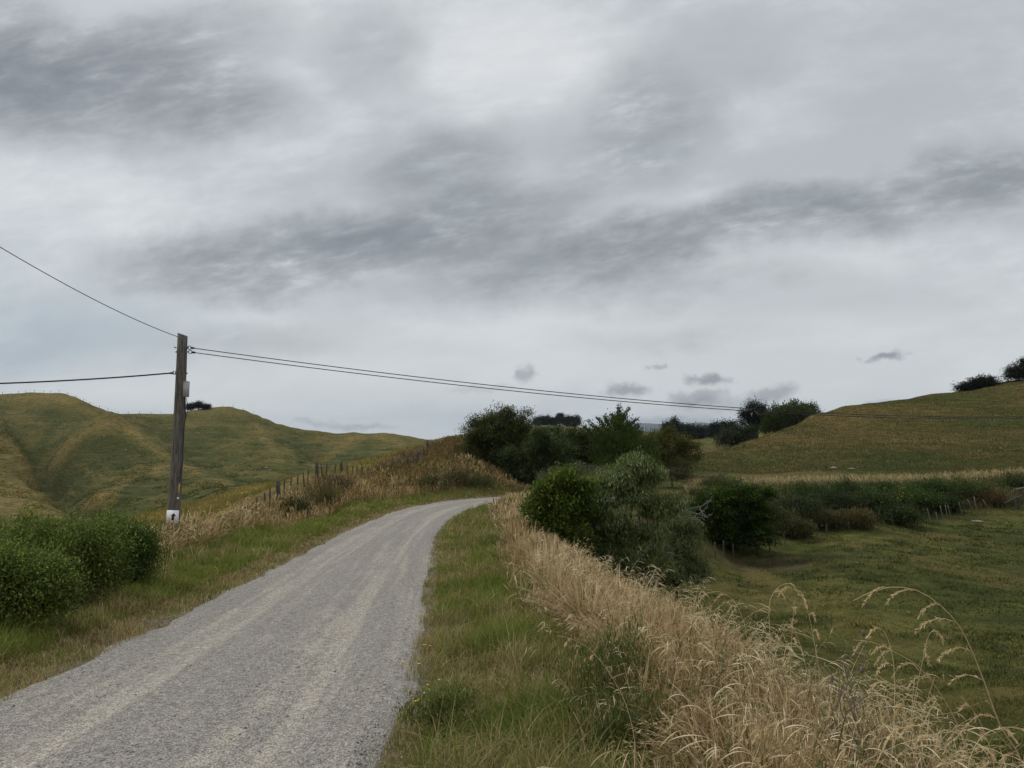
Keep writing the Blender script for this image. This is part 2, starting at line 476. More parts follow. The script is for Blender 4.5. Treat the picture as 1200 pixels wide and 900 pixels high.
# convexity: ridges dry out first
def lap(Z, k):
    out = np.zeros_like(Z)
    out[k:-k, k:-k] = Z[k:-k, k:-k] * 4 - Z[2*k:, k:-k] - Z[:-2*k, k:-k] - Z[k:-k, 2*k:] - Z[k:-k, :-2*k]
    return out / RR
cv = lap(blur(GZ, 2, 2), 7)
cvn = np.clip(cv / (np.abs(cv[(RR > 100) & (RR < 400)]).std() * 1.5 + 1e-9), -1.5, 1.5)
dry = fbm(GX / 45, GY / 45, 51, 4); dry2 = fbm(GX / 7, GY / 7, 53, 3); dry3 = fbm(GX / 1.3, GY / 1.3, 57, 3)
SX = GX / np.maximum(GY, 0.1)
dr = np.clip((dry - 0.5) * 1.1 + 0.36 * cvn + (dry2 - 0.5) * 0.9 + 0.13 + 0.34 * smooth(-0.50, -0.66, SX) * smooth(260, 200, RR), 0, 1)[..., None]
gc = HILL_G * (1 - dr) + HILL_T * dr
QX = 600 + 900 * SX; QY = 505 - 900 * (GZ - EYE) / np.maximum(GY, 1)
def crease(lines, wdt):
    best = np.full(GX.shape, 99.0)
    sel = (RR > 110) & (RR < 380) & (GX < 0)
    x_ = QX[sel]; y_ = QY[sel] + 5 * (fbm(x_ / 9, QY[sel] / 5, 141, 2) - 0.5); d_ = np.full(len(x_), 99.0)
    for ln in lines:
        for (a0, b0), (a1, b1) in zip(ln[:-1], ln[1:]):
            t_ = np.clip(((x_ - a0) * (a1 - a0) + (y_ - b0) * (b1 - b0)) / ((a1 - a0) ** 2 + (b1 - b0) ** 2), 0, 1)
            d_ = np.minimum(d_, np.hypot(x_ - a0 - t_ * (a1 - a0), y_ - b0 - t_ * (b1 - b0)))
    best[sel] = d_
    return np.exp(-(best / wdt) ** 2)[..., None]
RIDGES = crease([[(125, 497), (105, 504), (80, 520), (50, 543)], [(205, 545), (180, 551), (155, 562), (130, 577), (104, 600)], [(150, 503), (170, 516), (205, 541), (235, 553), (262, 562), (305, 577)],
                 [(420, 512), (407, 520), (391, 531), (372, 543)], [(303, 500), (308, 511), (320, 522)], [(82, 470), (96, 476), (113, 487)], [(0, 505), (20, 522), (40, 548)], [(0, 555), (35, 580), (75, 604)], [(0, 590), (30, 600), (45, 614)], [(440, 510), (470, 520)]], 4.5)
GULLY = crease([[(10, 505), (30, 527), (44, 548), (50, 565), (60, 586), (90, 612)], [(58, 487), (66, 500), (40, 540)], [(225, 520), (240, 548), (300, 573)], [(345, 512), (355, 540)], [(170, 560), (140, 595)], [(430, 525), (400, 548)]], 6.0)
SPUR = (smooth(7, -7, QX + 6 * (dry2 - 0.5) - np.interp(QY, [495, 520, 545, 575, 612], [-4, 18, 36, 56, 88])) * (RR > 120) * (RR < 246) * (GX < 0))[..., None]
dr = np.clip(dr + 0.6 * SPUR * (0.5 + dry2[..., None]) + 0.5 * RIDGES * (0.5 + dry2[..., None]) - 0.5 * GULLY, 0, 1)
gc = HILL_G * (1 - dr) + HILL_T * dr
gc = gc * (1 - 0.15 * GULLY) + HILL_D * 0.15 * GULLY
dk = np.clip(-cvn * 0.16 + (dry2 - 0.55) * 0.6, 0, 0.4)[..., None]  # darker in hollows and in random patches
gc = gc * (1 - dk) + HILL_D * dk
# right-hand hill: browner
rh = (smooth(0.20, 0.26, SX) * smooth(70, 80, RR) * (1 - smooth(230, 260, RR)))[..., None]
br = np.clip(fbm(GX / 26, GY / 12, 61, 4) * 2.4 - 0.85 + 0.3 * smooth(0.62, 0.35, SX) + (dry3 - 0.5) * 0.5, 0, 1)[..., None]
rc = c3(0.058, 0.071, 0.017) * (1 - br) + c3(0.130, 0.096, 0.033) * br
gc = gc * (1 - rh) + rc * rh
# yellow field behind the left-hand fence
yf = (smooth(24, 34, RR) * (1 - smooth(88, 100, RR)) * (1 - smooth(-0.09, -0.06, SX)))[..., None]
yc = c3(0.17, 0.145, 0.03) * (1 - 0.7 * dry2[..., None]) + c3(0.30, 0.20, 0.06) * 0.7 * dry2[..., None]
gc = gc * (1 - yf) + yc * yf
# right-hand paddock
pd = (smooth(SE(L_all) + 1.0, SE(L_all) + 3.5, S_all) * (SX > 0) * (1 - smooth(66, 78, RR)))[..., None]
pp = np.clip(fbm(GX / 6, GY / 6, 71, 4) * 1.7 - 0.5 + (dry3 - 0.5) * 0.8, 0, 1)[..., None]
pc = c3(0.066, 0.080, 0.020) * (1 - pp) + c3(0.150, 0.138, 0.040) * pp
gc = gc * (1 - pd) + pc * pd
# verges and banks beside the road: thatch and soil
vg = ((1 - smooth(SE(L_all) + 0.6, SE(L_all) + 2.5, S_all)) * smooth(-9.5, -6, S_all) * (RR < 70))[..., None]
vn = fbm(GX / 0.7, GY / 0.7, 75, 4)[..., None]
vc = c3(0.075, 0.068, 0.028) * (1 - vn) + c3(0.17, 0.13, 0.06) * vn
gc = gc * (1 - vg) + vc * vg
# scuffed dirt just off the gravel
sh = ((1 - smooth(RH + 0.02, RH + 0.42 + 0.9 * (dry3 - 0.5), np.abs(S_all))) * (RR < 70))[..., None]
gc = gc * (1 - sh) + c3(0.23, 0.19, 0.14) * sh
# darker brown patch at the foot of the dark round bush
bs = np.exp(-(((GX - 14.2) / 3.2) ** 2 + ((GY - 42.5) / 2.2) ** 2))[..., None]
gc = gc * (1 - bs) + c3(0.085, 0.062, 0.04) * bs

GZm = GZ - 0.07 * (1 - smooth(RH - 0.35, RH - 0.05, np.abs(S_all))) * (RR < 75)
ni, nj = GX.shape
idx = np.arange(ni * nj).reshape(ni, nj)
quads = np.stack([idx[:-1, :-1], idx[1:, :-1], idx[1:, 1:], idx[:-1, 1:]], -1).reshape(-1, 4)
Vg = np.stack([GX, GY, GZm], -1).reshape(-1, 3)
# close the sheet under the camera
Vg = np.concatenate([Vg, [[0, 0, float(GZm[:, 0].mean())]]])
fan = np.stack([np.full(ni - 1, ni * nj), idx[1:, 0], idx[:-1, 0]], -1)
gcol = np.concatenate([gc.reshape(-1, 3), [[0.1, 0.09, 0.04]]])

mg, nt = new_mat('sward')
out = N(nt, 'ShaderNodeOutputMaterial'); bs_ = N(nt, 'ShaderNodeBsdfPrincipled', i_Roughness=0.95)
bs_.inputs['Specular IOR Level'].default_value = 0.08
at = N(nt, 'ShaderNodeAttribute', attribute_name='Col'); tc = N(nt, 'ShaderNodeTexCoord')
mp = N(nt, 'ShaderNodeMapping'); mp.inputs['Scale'].default_value = (1, 1, 2.2)
nt.links.new(tc.outputs['Object'], mp.inputs['Vector'])
n1 = noise(nt, mp.outputs[0], 0.9, 7, 0.7); n2 = noise(nt, mp.outputs[0], 9.0, 5, 0.7); n3 = noise(nt, mp.outputs[0], 0.22, 5, 0.65)
f1 = maprange(nt, n1, 0.32, 0.68, 0.58, 1.42, 'LINEAR'); f2 = maprange(nt, n2, 0.3, 0.7, 0.7, 1.3, 'LINEAR')
hsv = N(nt, 'ShaderNodeHueSaturation'); nt.links.new(at.outputs['Color'], hsv.inputs['Color'])
nt.links.new(math_node(nt, 'MULTIPLY', f1, f2), hsv.inputs['Value'])
mpt = N(nt, 'ShaderNodeMapping'); mpt.inputs['Scale'].default_value = (0.10, 0.10, 1.5)
nt.links.new(tc.outputs['Object'], mpt.inputs['Vector'])
n4 = noise(nt, mpt.outputs[0], 1.0, 5, 0.62, 0.4)
mpu = N(nt, 'ShaderNodeMapping'); mpu.inputs['Scale'].default_value = (0.45, 0.45, 3.0)
nt.links.new(tc.outputs['Object'], mpu.inputs['Vector'])
n5 = noise(nt, mpu.outputs[0], 1.0, 4, 0.6, 0.2)
tan_c = mixc(nt, maprange(nt, n4, 0.5, 0.62, 0, 0.5), hsv.outputs[0], (0.165, 0.122, 0.046))
tan_c = mixc(nt, maprange(nt, n5, 0.5, 0.38, 0, 0.5), tan_c, (0.034, 0.040, 0.013))
nt.links.new(tan_c, bs_.inputs['Base Color'])
bp = N(nt, 'ShaderNodeBump', i_Strength=1.0, i_Distance=0.6); bp2 = N(nt, 'ShaderNodeBump', i_Strength=0.7, i_Distance=0.04)
nt.links.new(n1, bp.inputs['Height']); nt.links.new(n2, bp2.inputs['Height']); nt.links.new(bp.outputs[0], bp2.inputs['Normal'])
nt.links.new(bp2.outputs[0], bs_.inputs['Normal']); nt.links.new(bs_.outputs[0], out.inputs['Surface'])
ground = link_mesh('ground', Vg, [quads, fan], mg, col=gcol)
tag(ground, kind='structure')

# ------------------------------------------------------------------ gravel road
ss = np.linspace(-1, 1, 45)
Lr = np.linspace(0, seg[-1] - 0.05, 900)
edge_l = RH + 0.05 + 0.30 * (fbm(Lr / 1.1, Lr * 0 + 3, 81, 4) - 0.5) * 2; edge_r = RH + 0.05 + 0.30 * (fbm(Lr / 1.1, Lr * 0 + 9, 83, 4) - 0.5) * 2
S2 = np.where(ss[None] < 0, ss[None] * edge_l[:, None], ss[None] * edge_r[:, None])
c2 = np.stack([np.interp(Lr, Ls, CL[:, k]) for k in (0, 1)], -1); n2_ = np.stack([np.interp(Lr, Ls, NR[:, k]) for k in (0, 1)], -1)
XY = c2[:, None] + n2_[:, None] * S2[..., None]
zz = np.interp(Lr, Ls, ZC)[:, None] + 0.012
zz = zz + 0.03 * (1 - (S2 / RH) ** 2) - 0.018 * (np.exp(-((np.abs(S2) - 0.78) / 0.22) ** 2)) + 0.012 * (fbm(XY[..., 0] / 0.35, XY[..., 1] / 0.35, 85, 3) - 0.5)
zz -= 0.05 * smooth(0.9, 1.0, np.abs(ss))[None]
Vr = np.concatenate([XY, zz[..., None]], -1)
ix = np.arange(Vr.shape[0] * 45).reshape(-1, 45)
qr = np.stack([ix[:-1, :-1], ix[:-1, 1:], ix[1:, 1:], ix[1:, :-1]], -1).reshape(-1, 4)
uvr = np.stack([S2, np.broadcast_to(Lr[:, None], S2.shape)], -1).reshape(-1, 2)

mr, nt = new_mat('gravel')
out = N(nt, 'ShaderNodeOutputMaterial'); b = N(nt, 'ShaderNodeBsdfPrincipled', i_Roughness=0.92)
b.inputs['Specular IOR Level'].default_value = 0.15
uvn = N(nt, 'ShaderNodeUVMap'); uvn.uv_map = 'UVMap'
tc = N(nt, 'ShaderNodeTexCoord')
mps = N(nt, 'ShaderNodeMapping'); mps.inputs['Scale'].default_value = (1.0, 0.022, 1)
nt.links.new(uvn.outputs[0], mps.inputs['Vector'])
st1 = noise(nt, mps.outputs[0], 4.2, 4, 0.6, 0.3); st2 = noise(nt, tc.outputs['Object'], 0.8, 5, 0.6)
mps2 = N(nt, 'ShaderNodeMapping'); mps2.inputs['Scale'].default_value = (1.0, 0.06, 1)
nt.links.new(uvn.outputs[0], mps2.inputs['Vector'])
st3 = noise(nt, mps2.outputs[0], 9, 3, 0.6)
pat = math_node(nt, 'ADD', math_node(nt, 'MULTIPLY', st1, 0.62), math_node(nt, 'ADD', math_node(nt, 'MULTIPLY', st2, 0.16), math_node(nt, 'MULTIPLY', st3, 0.18)))
sxu = N(nt, 'ShaderNodeSeparateXYZ'); nt.links.new(uvn.outputs[0], sxu.inputs[0])
wob = math_node(nt, 'ADD', sxu.outputs[0], math_node(nt, 'MULTIPLY', math_node(nt, 'SUBTRACT', st2, 0.5), 0.5))
rut = maprange(nt, math_node(nt, 'ABSOLUTE', math_node(nt, 'SUBTRACT', math_node(nt, 'ABSOLUTE', wob), 0.74)), 0.42, 0.12)
pf = maprange(nt, math_node(nt, 'ADD', pat, math_node(nt, 'MULTIPLY', rut, 0.09)), 0.45, 0.64)
base = mixc(nt, pf, (0.318, 0.298, 0.270), (0.435, 0.400, 0.338))
vor = N(nt, 'ShaderNodeTexVoronoi', i_Scale=72.0, i_Randomness=1.0); nt.links.new(tc.outputs['Object'], vor.inputs['Vector'])
vor2 = N(nt, 'ShaderNodeTexVoronoi', i_Scale=24.0, i_Randomness=1.0); nt.links.new(tc.outputs['Object'], vor2.inputs['Vector'])
sep = N(nt, 'ShaderNodeSeparateColor'); nt.links.new(vor.outputs['Color'], sep.inputs[0])
sep2 = N(nt, 'ShaderNodeSeparateColor'); nt.links.new(vor2.outputs['Color'], sep2.inputs[0])
v1 = maprange(nt, sep.outputs[0], 0, 1, 0.70, 1.26, 'LINEAR'); v2 = maprange(nt, sep2.outputs[1], 0, 1, 0.82, 1.18, 'LINEAR')
gap = maprange(nt, vor.outputs['Distance'], 0.35, 0.75, 1.0, 0.55)
fine = maprange(nt, noise(nt, tc.outputs['Object'], 130, 3, 0.7), 0.3, 0.7, 0.75, 1.25, 'LINEAR')
val = math_node(nt, 'MULTIPLY', math_node(nt, 'MULTIPLY', v1, v2), math_node(nt, 'MULTIPLY', gap, fine))
hsv = N(nt, 'ShaderNodeHueSaturation'); nt.links.new(base, hsv.inputs['Color']); nt.links.new(val, hsv.inputs['Value'])
nt.links.new(hsv.outputs[0], b.inputs['Base Color'])
bp = N(nt, 'ShaderNodeBump', i_Strength=0.8, i_Distance=0.012); nt.links.new(math_node(nt, 'MULTIPLY', vor.outputs['Distance'], -1.0), bp.inputs['Height'])
bp2 = N(nt, 'ShaderNodeBump', i_Strength=0.5, i_Distance=0.03); nt.links.new(pat, bp2.inputs['Height']); nt.links.new(bp.outputs[0], bp2.inputs['Normal'])
nt.links.new(bp2.outputs[0], b.inputs['Normal']); nt.links.new(b.outputs[0], out.inputs['Surface'])
road = link_mesh('road', Vr.reshape(-1, 3), [qr], mr, uv=uvr)
tag(road, kind='structure')
# ------------------------------------------------------------------ generators for plants
def unit(v): return v / (np.linalg.norm(v, axis=-1, keepdims=True) + 1e-9)

def blades(base, h, w, bend, az, segs=3, col=None, tip=None, prof=None, rng=rng):
    """curved ribbon blades; returns V, faces, colours"""
    n = len(base)
    t = np.linspace(0, 1, segs + 1)
    d = np.stack([np.cos(az), np.sin(az), np.zeros(n)], -1)
    wa = az + math.pi / 2 + rng.normal(0, 0.7, n)
    wd_ = np.stack([np.cos(wa), np.sin(wa), np.zeros(n)], -1)
    up = h[:, None] * (t[None] - 0.42 * bend[:, None] * t[None] ** 2.4)
    ho = h[:, None] * bend[:, None] * 0.85 * t[None] ** 1.9
    sp = base[:, None] + d[:, None] * ho[..., None]
    sp[..., 2] += up
    pr = np.asarray(prof if prof is not None else (1 - t ** 1.6) * 0.92 + 0.08)
    ww = w[:, None] * pr[None] * 0.5
    A_ = sp - wd_[:, None] * ww[..., None]; B_ = sp + wd_[:, None] * ww[..., None]
    V = np.stack([A_, B_], 2).reshape(n, -1, 3)
    k = (segs + 1) * 2
    off = (np.arange(n) * k)[:, None]
    q = np.array([[2*i, 2*i+1, 2*i+3, 2*i+2] for i in range(segs)]).reshape(-1)
    F = (off + q[None]).reshape(-1, 4)
    c = np.repeat(col, k, 0) if col is not None else None
    return V.reshape(-1, 3), F, c, sp

def leaves(pos, ax, nrm, ln, wd_):
    """kite leaves with a slight fold"""
    ax = unit(ax); nrm = unit(nrm - ax * (nrm * ax).sum(-1, keepdims=True)); sd = np.cross(ax, nrm)
    ln = np.broadcast_to(ln, (len(pos),))[:, None]; wd_ = np.broadcast_to(wd_, (len(pos),))[:, None]
    b = pos; m = pos + ax * ln * 0.45
    V = np.stack([b, m + sd * wd_ * 0.5 + nrm * wd_ * 0.12, pos + ax * ln, m - sd * wd_ * 0.5 + nrm * wd_ * 0.12], 1)
    F = (np.arange(len(pos)) * 4)[:, None] + np.arange(4)[None]
    return V.reshape(-1, 3), F

def pick(c1, c2, t):
    t = np.asarray(t)[:, None]
    return np.array(c1)[None] * (1 - t) + np.array(c2)[None] * t

def shrub_geo(lobes, nclu, nper, leaf, sig, c1, c2, style='round', rg=None, gap=0.35, hi=None, asp=0.5, flat=1.0):
    """lobes: list of (centre, radii3). Leaf clumps sit on a lumpy shell of every lobe."""
    rg = rg or rng
    cen = np.array([l[0] for l in lobes]); rad = np.array([l[1] for l in lobes])
    wgt = (rad[:, 0] * rad[:, 2]) ** 0.85; wgt = wgt / wgt.sum()
    k = rg.choice(len(lobes), nclu, p=wgt)
    d = unit(rg.normal(0, 1, (nclu, 3)))
    d[:, 2] = np.where(d[:, 2] < -0.35, -d[:, 2] * 0.6, d[:, 2])
    lump = 0.72 + 0.48 * rg.random(nclu)
    depth = rg.random(nclu) ** 0.38
    q = cen[k] + d * rad[k] * (depth * lump)[:, None]
    # gaps: drop clumps where a coarse noise is low
    f = 2.6 / rad[k].mean(1).mean()
    g = vnoise(q[:, 0] * f + 3.1 * q[:, 2] * f, q[:, 1] * f - 2.3 * q[:, 2] * f, int(rg.integers(999)))
    keep = g > gap * 0.62
    q = q[keep]; d = d[keep]; depth = depth[keep]; k = k[keep]; nclu = len(q)
    tcl = np.clip(0.5 + rg.normal(0, 0.28, nclu), 0, 1)
    top = np.clip((q[:, 2] - cen[k][:, 2]) / rad[k][:, 2], -1, 1)
    pos = np.repeat(q, nper, 0) + rg.normal(0, 1, (nclu * nper, 3)) * sig * np.array([1, 1, flat])
    dd = np.repeat(d, nper, 0); n = len(pos)
    rd = unit(rg.normal(0, 1, (n, 3)))
    if style == 'droop':
        ax = dd * 0.5 + rd * 0.5 + np.array([0, 0, -0.9]); nr = dd + rd * 0.7 + np.array([0, 0, 0.3])
    elif style == 'up':
        ax = dd * 0.4 + rd * 0.6 + np.array([0, 0, 0.8]); nr = dd * 0.8 + rd * 0.8
    elif style == 'flat':
        ax = dd * np.array([1, 1, 0.2]) + rd * 0.6; nr = rd * 0.5 + np.array([0, 0, 1.0])
    else:
        ax = dd * 0.6 + rd * 0.9; nr = dd * 0.6 + rd * 0.7 + np.array([0, 0, 0.55])
    ln = leaf * (0.65 + 0.7 * rg.random(n))
    V, F = leaves(pos, ax, nr, ln, ln * asp)
    tt = np.clip(np.repeat(tcl, nper) + rg.normal(0, 0.2, n), 0, 1)
    c = pick(c1, c2, tt)
    if hi is not None:      # light on the tops painted into leaf colour; flowers use it too
        hk = np.repeat((rg.random(nclu) < hi[1]) & (top > hi[2]) & (depth > 0.7), nper) & (rg.random(n) < 0.8)
        c[hk] = np.array(hi[0]) * (0.8 + 0.4 * rg.random((hk.sum(), 1)))
    return V, F, np.repeat(c, 4, 0), q

def limb(a, b, r0, r1, rg, wob=0.08, n=6, sides=5):
    a = np.asarray(a, float); b = np.asarray(b, float)
    t = np.linspace(0, 1, n)[:, None]
    L = np.linalg.norm(b - a)
    p = a + (b - a) * t + np.concatenate([[np.zeros(3)], rg.normal(0, wob * L / 3, (n - 2, 3)), [np.zeros(3)]])
    p[:, 2] += 0.10 * L * np.sin(t[:, 0] * math.pi) * 0.5
    return tube(p, np.linspace(r0, r1, n), sides)

def lobes_px(spec, Y, rg, yr=1.0):
    """photo-sized crown masses -> spheres standing at distance Y"""
    out = []
    for s in spec:
        px, py, rx, ry = s[:4]; dy_ = s[4] if len(s) > 4 else 0.0
        c = P(px, py, Y + dy_)
        out.append((c, np.array([PX(rx) * Y, PX((rx + ry) / 2) * Y * yr, PX(ry) * Y])))
    return out

def plant(name, label, cat, Y, spec, base_px, group=None, seed=1, nclu=600, nper=14, leaf=0.1, sig=0.12, c1=(.03,.045,.015), c2=(.06,.085,.03),
          style='round', gap=0.35, hi=None, asp=0.5, trunk_r=0.1, mat=None, part='crown', stem='trunk', yr=1.0, bark=None, bx=None, nlimb=None, flat=1.0, sink=0.0, ragged=14):
    rg = np.random.default_rng(seed)
    lb = lobes_px(spec, Y, rg, yr)
    if ragged:
        for _ in range(ragged):
            c0, r0 = lb[rg.integers(len(spec))]; d0 = unit(rg.normal(0, 1, 3)); d0[2] = abs(d0[2]) * 1.2 - 0.2
            s0 = rg.uniform(0.16, 0.34); lb.append((c0 + d0 * r0 * rg.uniform(0.85, 1.12), r0.mean() * s0 * np.array([1, 1, rg.uniform(0.8, 1.6)])))
    b = P(base_px, 505, Y); bz = tz(b[0], Y)
    base = np.array([b[0], Y, bz - sink])
    r = thing(name, label, cat, base, group)
    V, F, c, q = shrub_geo(lb, nclu, nper, leaf, sig, c1, c2, style, rg, gap, hi, asp, flat)
    lowest = base[2] - 0.05
    V[:, 2] = np.where(V[:, 2] < lowest, lowest + (V[:, 2] - lowest) * 0.1, V[:, 2])
    pieces = []
    cen = np.array([l[0] for l in lb])
    hub = base * 0.45 + cen.mean(0) * 0.55; hub[0] = base[0] * 0.6 + cen[:, 0].mean() * 0.4; hub[1] = Y
    if hub[2] < base[2] + 0.2: hub[2] = base[2] + 0.3
    pieces.append(limb(base - np.array([0, 0, 0.15]), hub, trunk_r * 1.25, trunk_r * 0.8, rg, 0.05, 6, 8))
    for l in lb[:len(spec)]:
        pieces.append(limb(hub, l[0], trunk_r * 0.6, trunk_r * 0.28, rg, 0.1))
    for i in rg.choice(len(q), min(len(q), nlimb or 40), replace=False):
        j = np.argmin(((cen[:len(spec)] - q[i]) ** 2).sum(1))
        pieces.append(limb(cen[j], q[i], trunk_r * 0.22, trunk_r * 0.06, rg, 0.12, 5, 4))
    TV, TF = cat_geo(pieces)
    link_mesh(stem, TV, TF, bark or M_BARK, r)
    link_mesh(part, V, [F], mat or M_LEAF, r, col=c, shade=False)
    return r, q, lb

HEDGE1, HEDGE2 = (0.044, 0.072, 0.014), (0.150, 0.192, 0.040)
G = 'bushes of the hedge beside the road'
K = dict(part='foliage', stem='stem', style='round', leaf=0.042, asp=0.45, sig=0.105, hi=((0.20, 0.26, 0.05), 0.28, 0.0), gap=0.74, ragged=30, c1=HEDGE1, c2=HEDGE2, trunk_r=0.03)
plant('hedge_bush', 'low dark green bush at the near end of the hedge, by the left photo edge', 'hedge', 9.0,
      [(-40, 690, 70, 42), (20, 686, 46, 32), (48, 694, 24, 26), (10, 712, 60, 26), (62, 706, 16, 20), (35, 672, 26, 18, .4), (-10, 668, 40, 20, .4), (70, 690, 14, 16, .4)], 5, G, 3, 2900, 30, **K)
plant('hedge_bush', 'long bushy green hedge shrub behind the low clump, its top against the hillside', 'hedge', 11.4,
      [(-80, 665, 90, 48, 0.6), (20, 660, 70, 45, 0.6), (85, 650, 50, 38), (60, 670, 60, 40), (110, 655, 40, 40, .3), (70, 632, 30, 20, .3), (30, 630, 34, 20, .5), (100, 640, 26, 22), (95, 680, 36, 26), (120, 628, 20, 14, .5)], 50, G, 4, 4200, 28, **K)
plant('hedge_bush', 'rounded darker hedge shrub at the pole end of the hedge', 'hedge', 13.4,
      [(110, 650, 42, 38), (145, 645, 34, 33), (150, 662, 28, 30), (165, 640, 18, 24), (120, 660, 40, 32), (140, 622, 22, 12), (172, 660, 14, 22), (125, 630, 20, 16), (150, 678, 28, 18)], 140, G, 5, 2800, 28,
      **{**K, 'c1': (0.034, 0.065, 0.014), 'c2': (0.085, 0.145, 0.03)})

# ---- bushes on the right of the road
r_, q_, l_w = plant('willow_tree', 'tall grey green willow with drooping narrow leaves beside the bright green bush', 'tree', 24.0,
      [(745, 546, 20, 17), (722, 562, 22, 17, -.3), (765, 562, 20, 18, .3), (700, 577, 22, 18, -.4), (787, 592, 20, 18, .5), (742, 585, 26, 22), (772, 600, 22, 20, .4), (715, 607, 26, 22, -.5), (757, 628, 22, 20), (690, 640, 24, 30, -.6), (728, 652, 30, 24, -.4), (700, 684, 32, 26, -.5), (762, 662, 24, 20, .2), (738, 690, 28, 20, -.3)], 725, None, 7, 5200, 17,
      leaf=0.13, asp=0.17, sig=0.11, c1=(0.044, 0.066, 0.017), c2=(0.185, 0.230, 0.078), ragged=24, style='droop', gap=0.62, trunk_r=0.06, part='crown', hi=((0.34, 0.36, 0.20), 0.12, -0.2), nlimb=60)
plant('broadleaf_bush', 'bright yellow green leafy bush at the roadside edge of the thicket', 'bush', 22.6,
      [(640, 576, 20, 15), (662, 563, 20, 12), (682, 577, 18, 15), (629, 597, 16, 20), (655, 594, 26, 22), (679, 602, 20, 20, .3), (643, 620, 26, 20), (668, 632, 24, 22), (655, 648, 30, 20, .2)], 655, None, 8, 1500, 20,
      leaf=0.10, asp=0.5, sig=0.10, c1=(0.036, 0.062, 0.011), c2=(0.115, 0.165, 0.024), gap=0.5, trunk_r=0.06, part='foliage', stem='stem', hi=((0.17, 0.215, 0.030), 0.4, 0.15))
plant('thicket_bush', 'mid green bush wedged between the willow and the bright green bush', 'bush', 23.4,
      [(695, 605, 30, 28), (715, 625, 26, 24), (685, 630, 26, 24), (700, 650, 28, 20)], 705, None, 10, 1000, 17,
      leaf=0.10, asp=0.4, sig=0.11, c1=(0.030, 0.050, 0.013), c2=(0.090, 0.130, 0.032), gap=0.6, trunk_r=0.05, part='foliage', stem='stem', hi=((0.15, 0.19, 0.05), 0.25, 0.1))
plant('fallen_willow', 'low sprawling willow with bare grey boughs leaning out over the paddock', 'tree', 26.5,
      [(800, 640, 26, 20), (770, 650, 26, 18), (808, 660, 24, 18), (800, 620, 26, 16, .3), (760, 665, 26, 20, -.3), (790, 612, 24, 12), (790, 668, 34, 18, -.2), (815, 675, 22, 14), (765, 682, 26, 16)], 790, None, 9, 2500, 16,
      leaf=0.12, asp=0.2, sig=0.12, c1=(0.050, 0.068, 0.022), c2=(0.155, 0.190, 0.07), style='droop', gap=0.5, trunk_r=0.05, hi=((0.26, 0.28, 0.16), 0.08, 0.0))
# its bare boughs
fw = r_  # dead wood belongs to the leaning willow
def twiggy(pieces, a, b, r0, rg, n=7, spread=0.35, depth=2):
    pieces.append(limb(a, b, r0, r0 * 0.35, rg, 0.12, 7, 5))
    if depth == 0: return
    a = np.asarray(a, float); b = np.asarray(b, float); L = np.linalg.norm(b - a)
    for _ in range(n):
        t = 0.25 + 0.75 * rg.random(); p = a + (b - a) * t
        e = p + (unit(b - a) * 0.5 + rg.normal(0, 0.5, 3)) * L * spread * (0.5 + rg.random())
        twiggy(pieces, p, e, r0 * 0.45, rg, 4, spread, depth - 1)
rg = np.random.default_rng(21); pc = []
for a, b, r0 in (((738, 615, 25.2), (812, 602, 25.5), 0.035), ((745, 604, 25), (830, 607, 25.2), 0.03), ((752, 655, 24.8), (768, 642, 24.9), 0.05), ((756, 648, 24.8), (800, 650, 25.1), 0.025), ((738, 590, 24.6), (778, 582, 24.6), 0.03)):
    twiggy(pc, P(*a), P(*b), r0, rg, 7, 0.3)
V, F = cat_geo(pc)
fall = bpy.data.objects['fallen_willow']
link_mesh('dead_bough', V, F, M_DEADWOOD, fall)['label'] = 'bare grey bough'

# round dark bush over the paddock
plant('evergreen_bush', 'big dark round bush with leaf rosettes at the foot of the grassy hill', 'bush', 45.0,
      [(860, 590, 42, 30), (832, 602, 34, 30), (816, 615, 20, 24), (885, 606, 28, 30), (860, 620, 46, 26), (820, 600, 22, 20, .5), (880, 580, 18, 14, .3), (835, 632, 30, 20), (880, 630, 32, 18), (858, 638, 40, 14)], 862, None, 12, 1900, 26,
      leaf=0.16, asp=0.5, sig=0.16, c1=(0.018, 0.034, 0.009), c2=(0.060, 0.100, 0.020), style='flat', gap=0.15, trunk_r=0.07, part='foliage', stem='stem', hi=((0.09, 0.14, 0.025), 0.35, 0.0), flat=0.5)

# trees round the bend
DK1, DK2 = (0.025, 0.038, 0.011), (0.088, 0.112, 0.030)
plant('roadside_tree', 'big dark rounded tree standing on the bank at the bend of the road', 'tree', 57.0,
      [(582, 508, 42, 28), (560, 520, 24, 28), (608, 507, 24, 22), (592, 492, 26, 15), (575, 540, 36, 24), (555, 535, 18, 20), (612, 525, 22, 20), (585, 530, 38, 26), (565, 500, 20, 14), (600, 525, 26, 22), (580, 548, 34, 20)], 590, 'trees at the bend', 13, 3200, 24,
      leaf=0.14, asp=0.5, sig=0.17, c1=DK1, c2=DK2, gap=0.45, trunk_r=0.18, hi=((0.110, 0.095, 0.025), 0.36, 0.0))
plant('roadside_tree', 'low dark tree filling the foot of the bank right of the bend', 'tree', 55.0,
      [(612, 542, 32, 26), (638, 532, 30, 26), (655, 535, 24, 22), (600, 560, 28, 16), (640, 560, 30, 20), (618, 560, 30, 18), (655, 550, 18, 20)], 622, 'trees at the bend', 14, 2300, 22,
      leaf=0.13, asp=0.5, sig=0.17, c1=(0.028, 0.044, 0.015), c2=(0.092, 0.122, 0.042), gap=0.4, trunk_r=0.12)
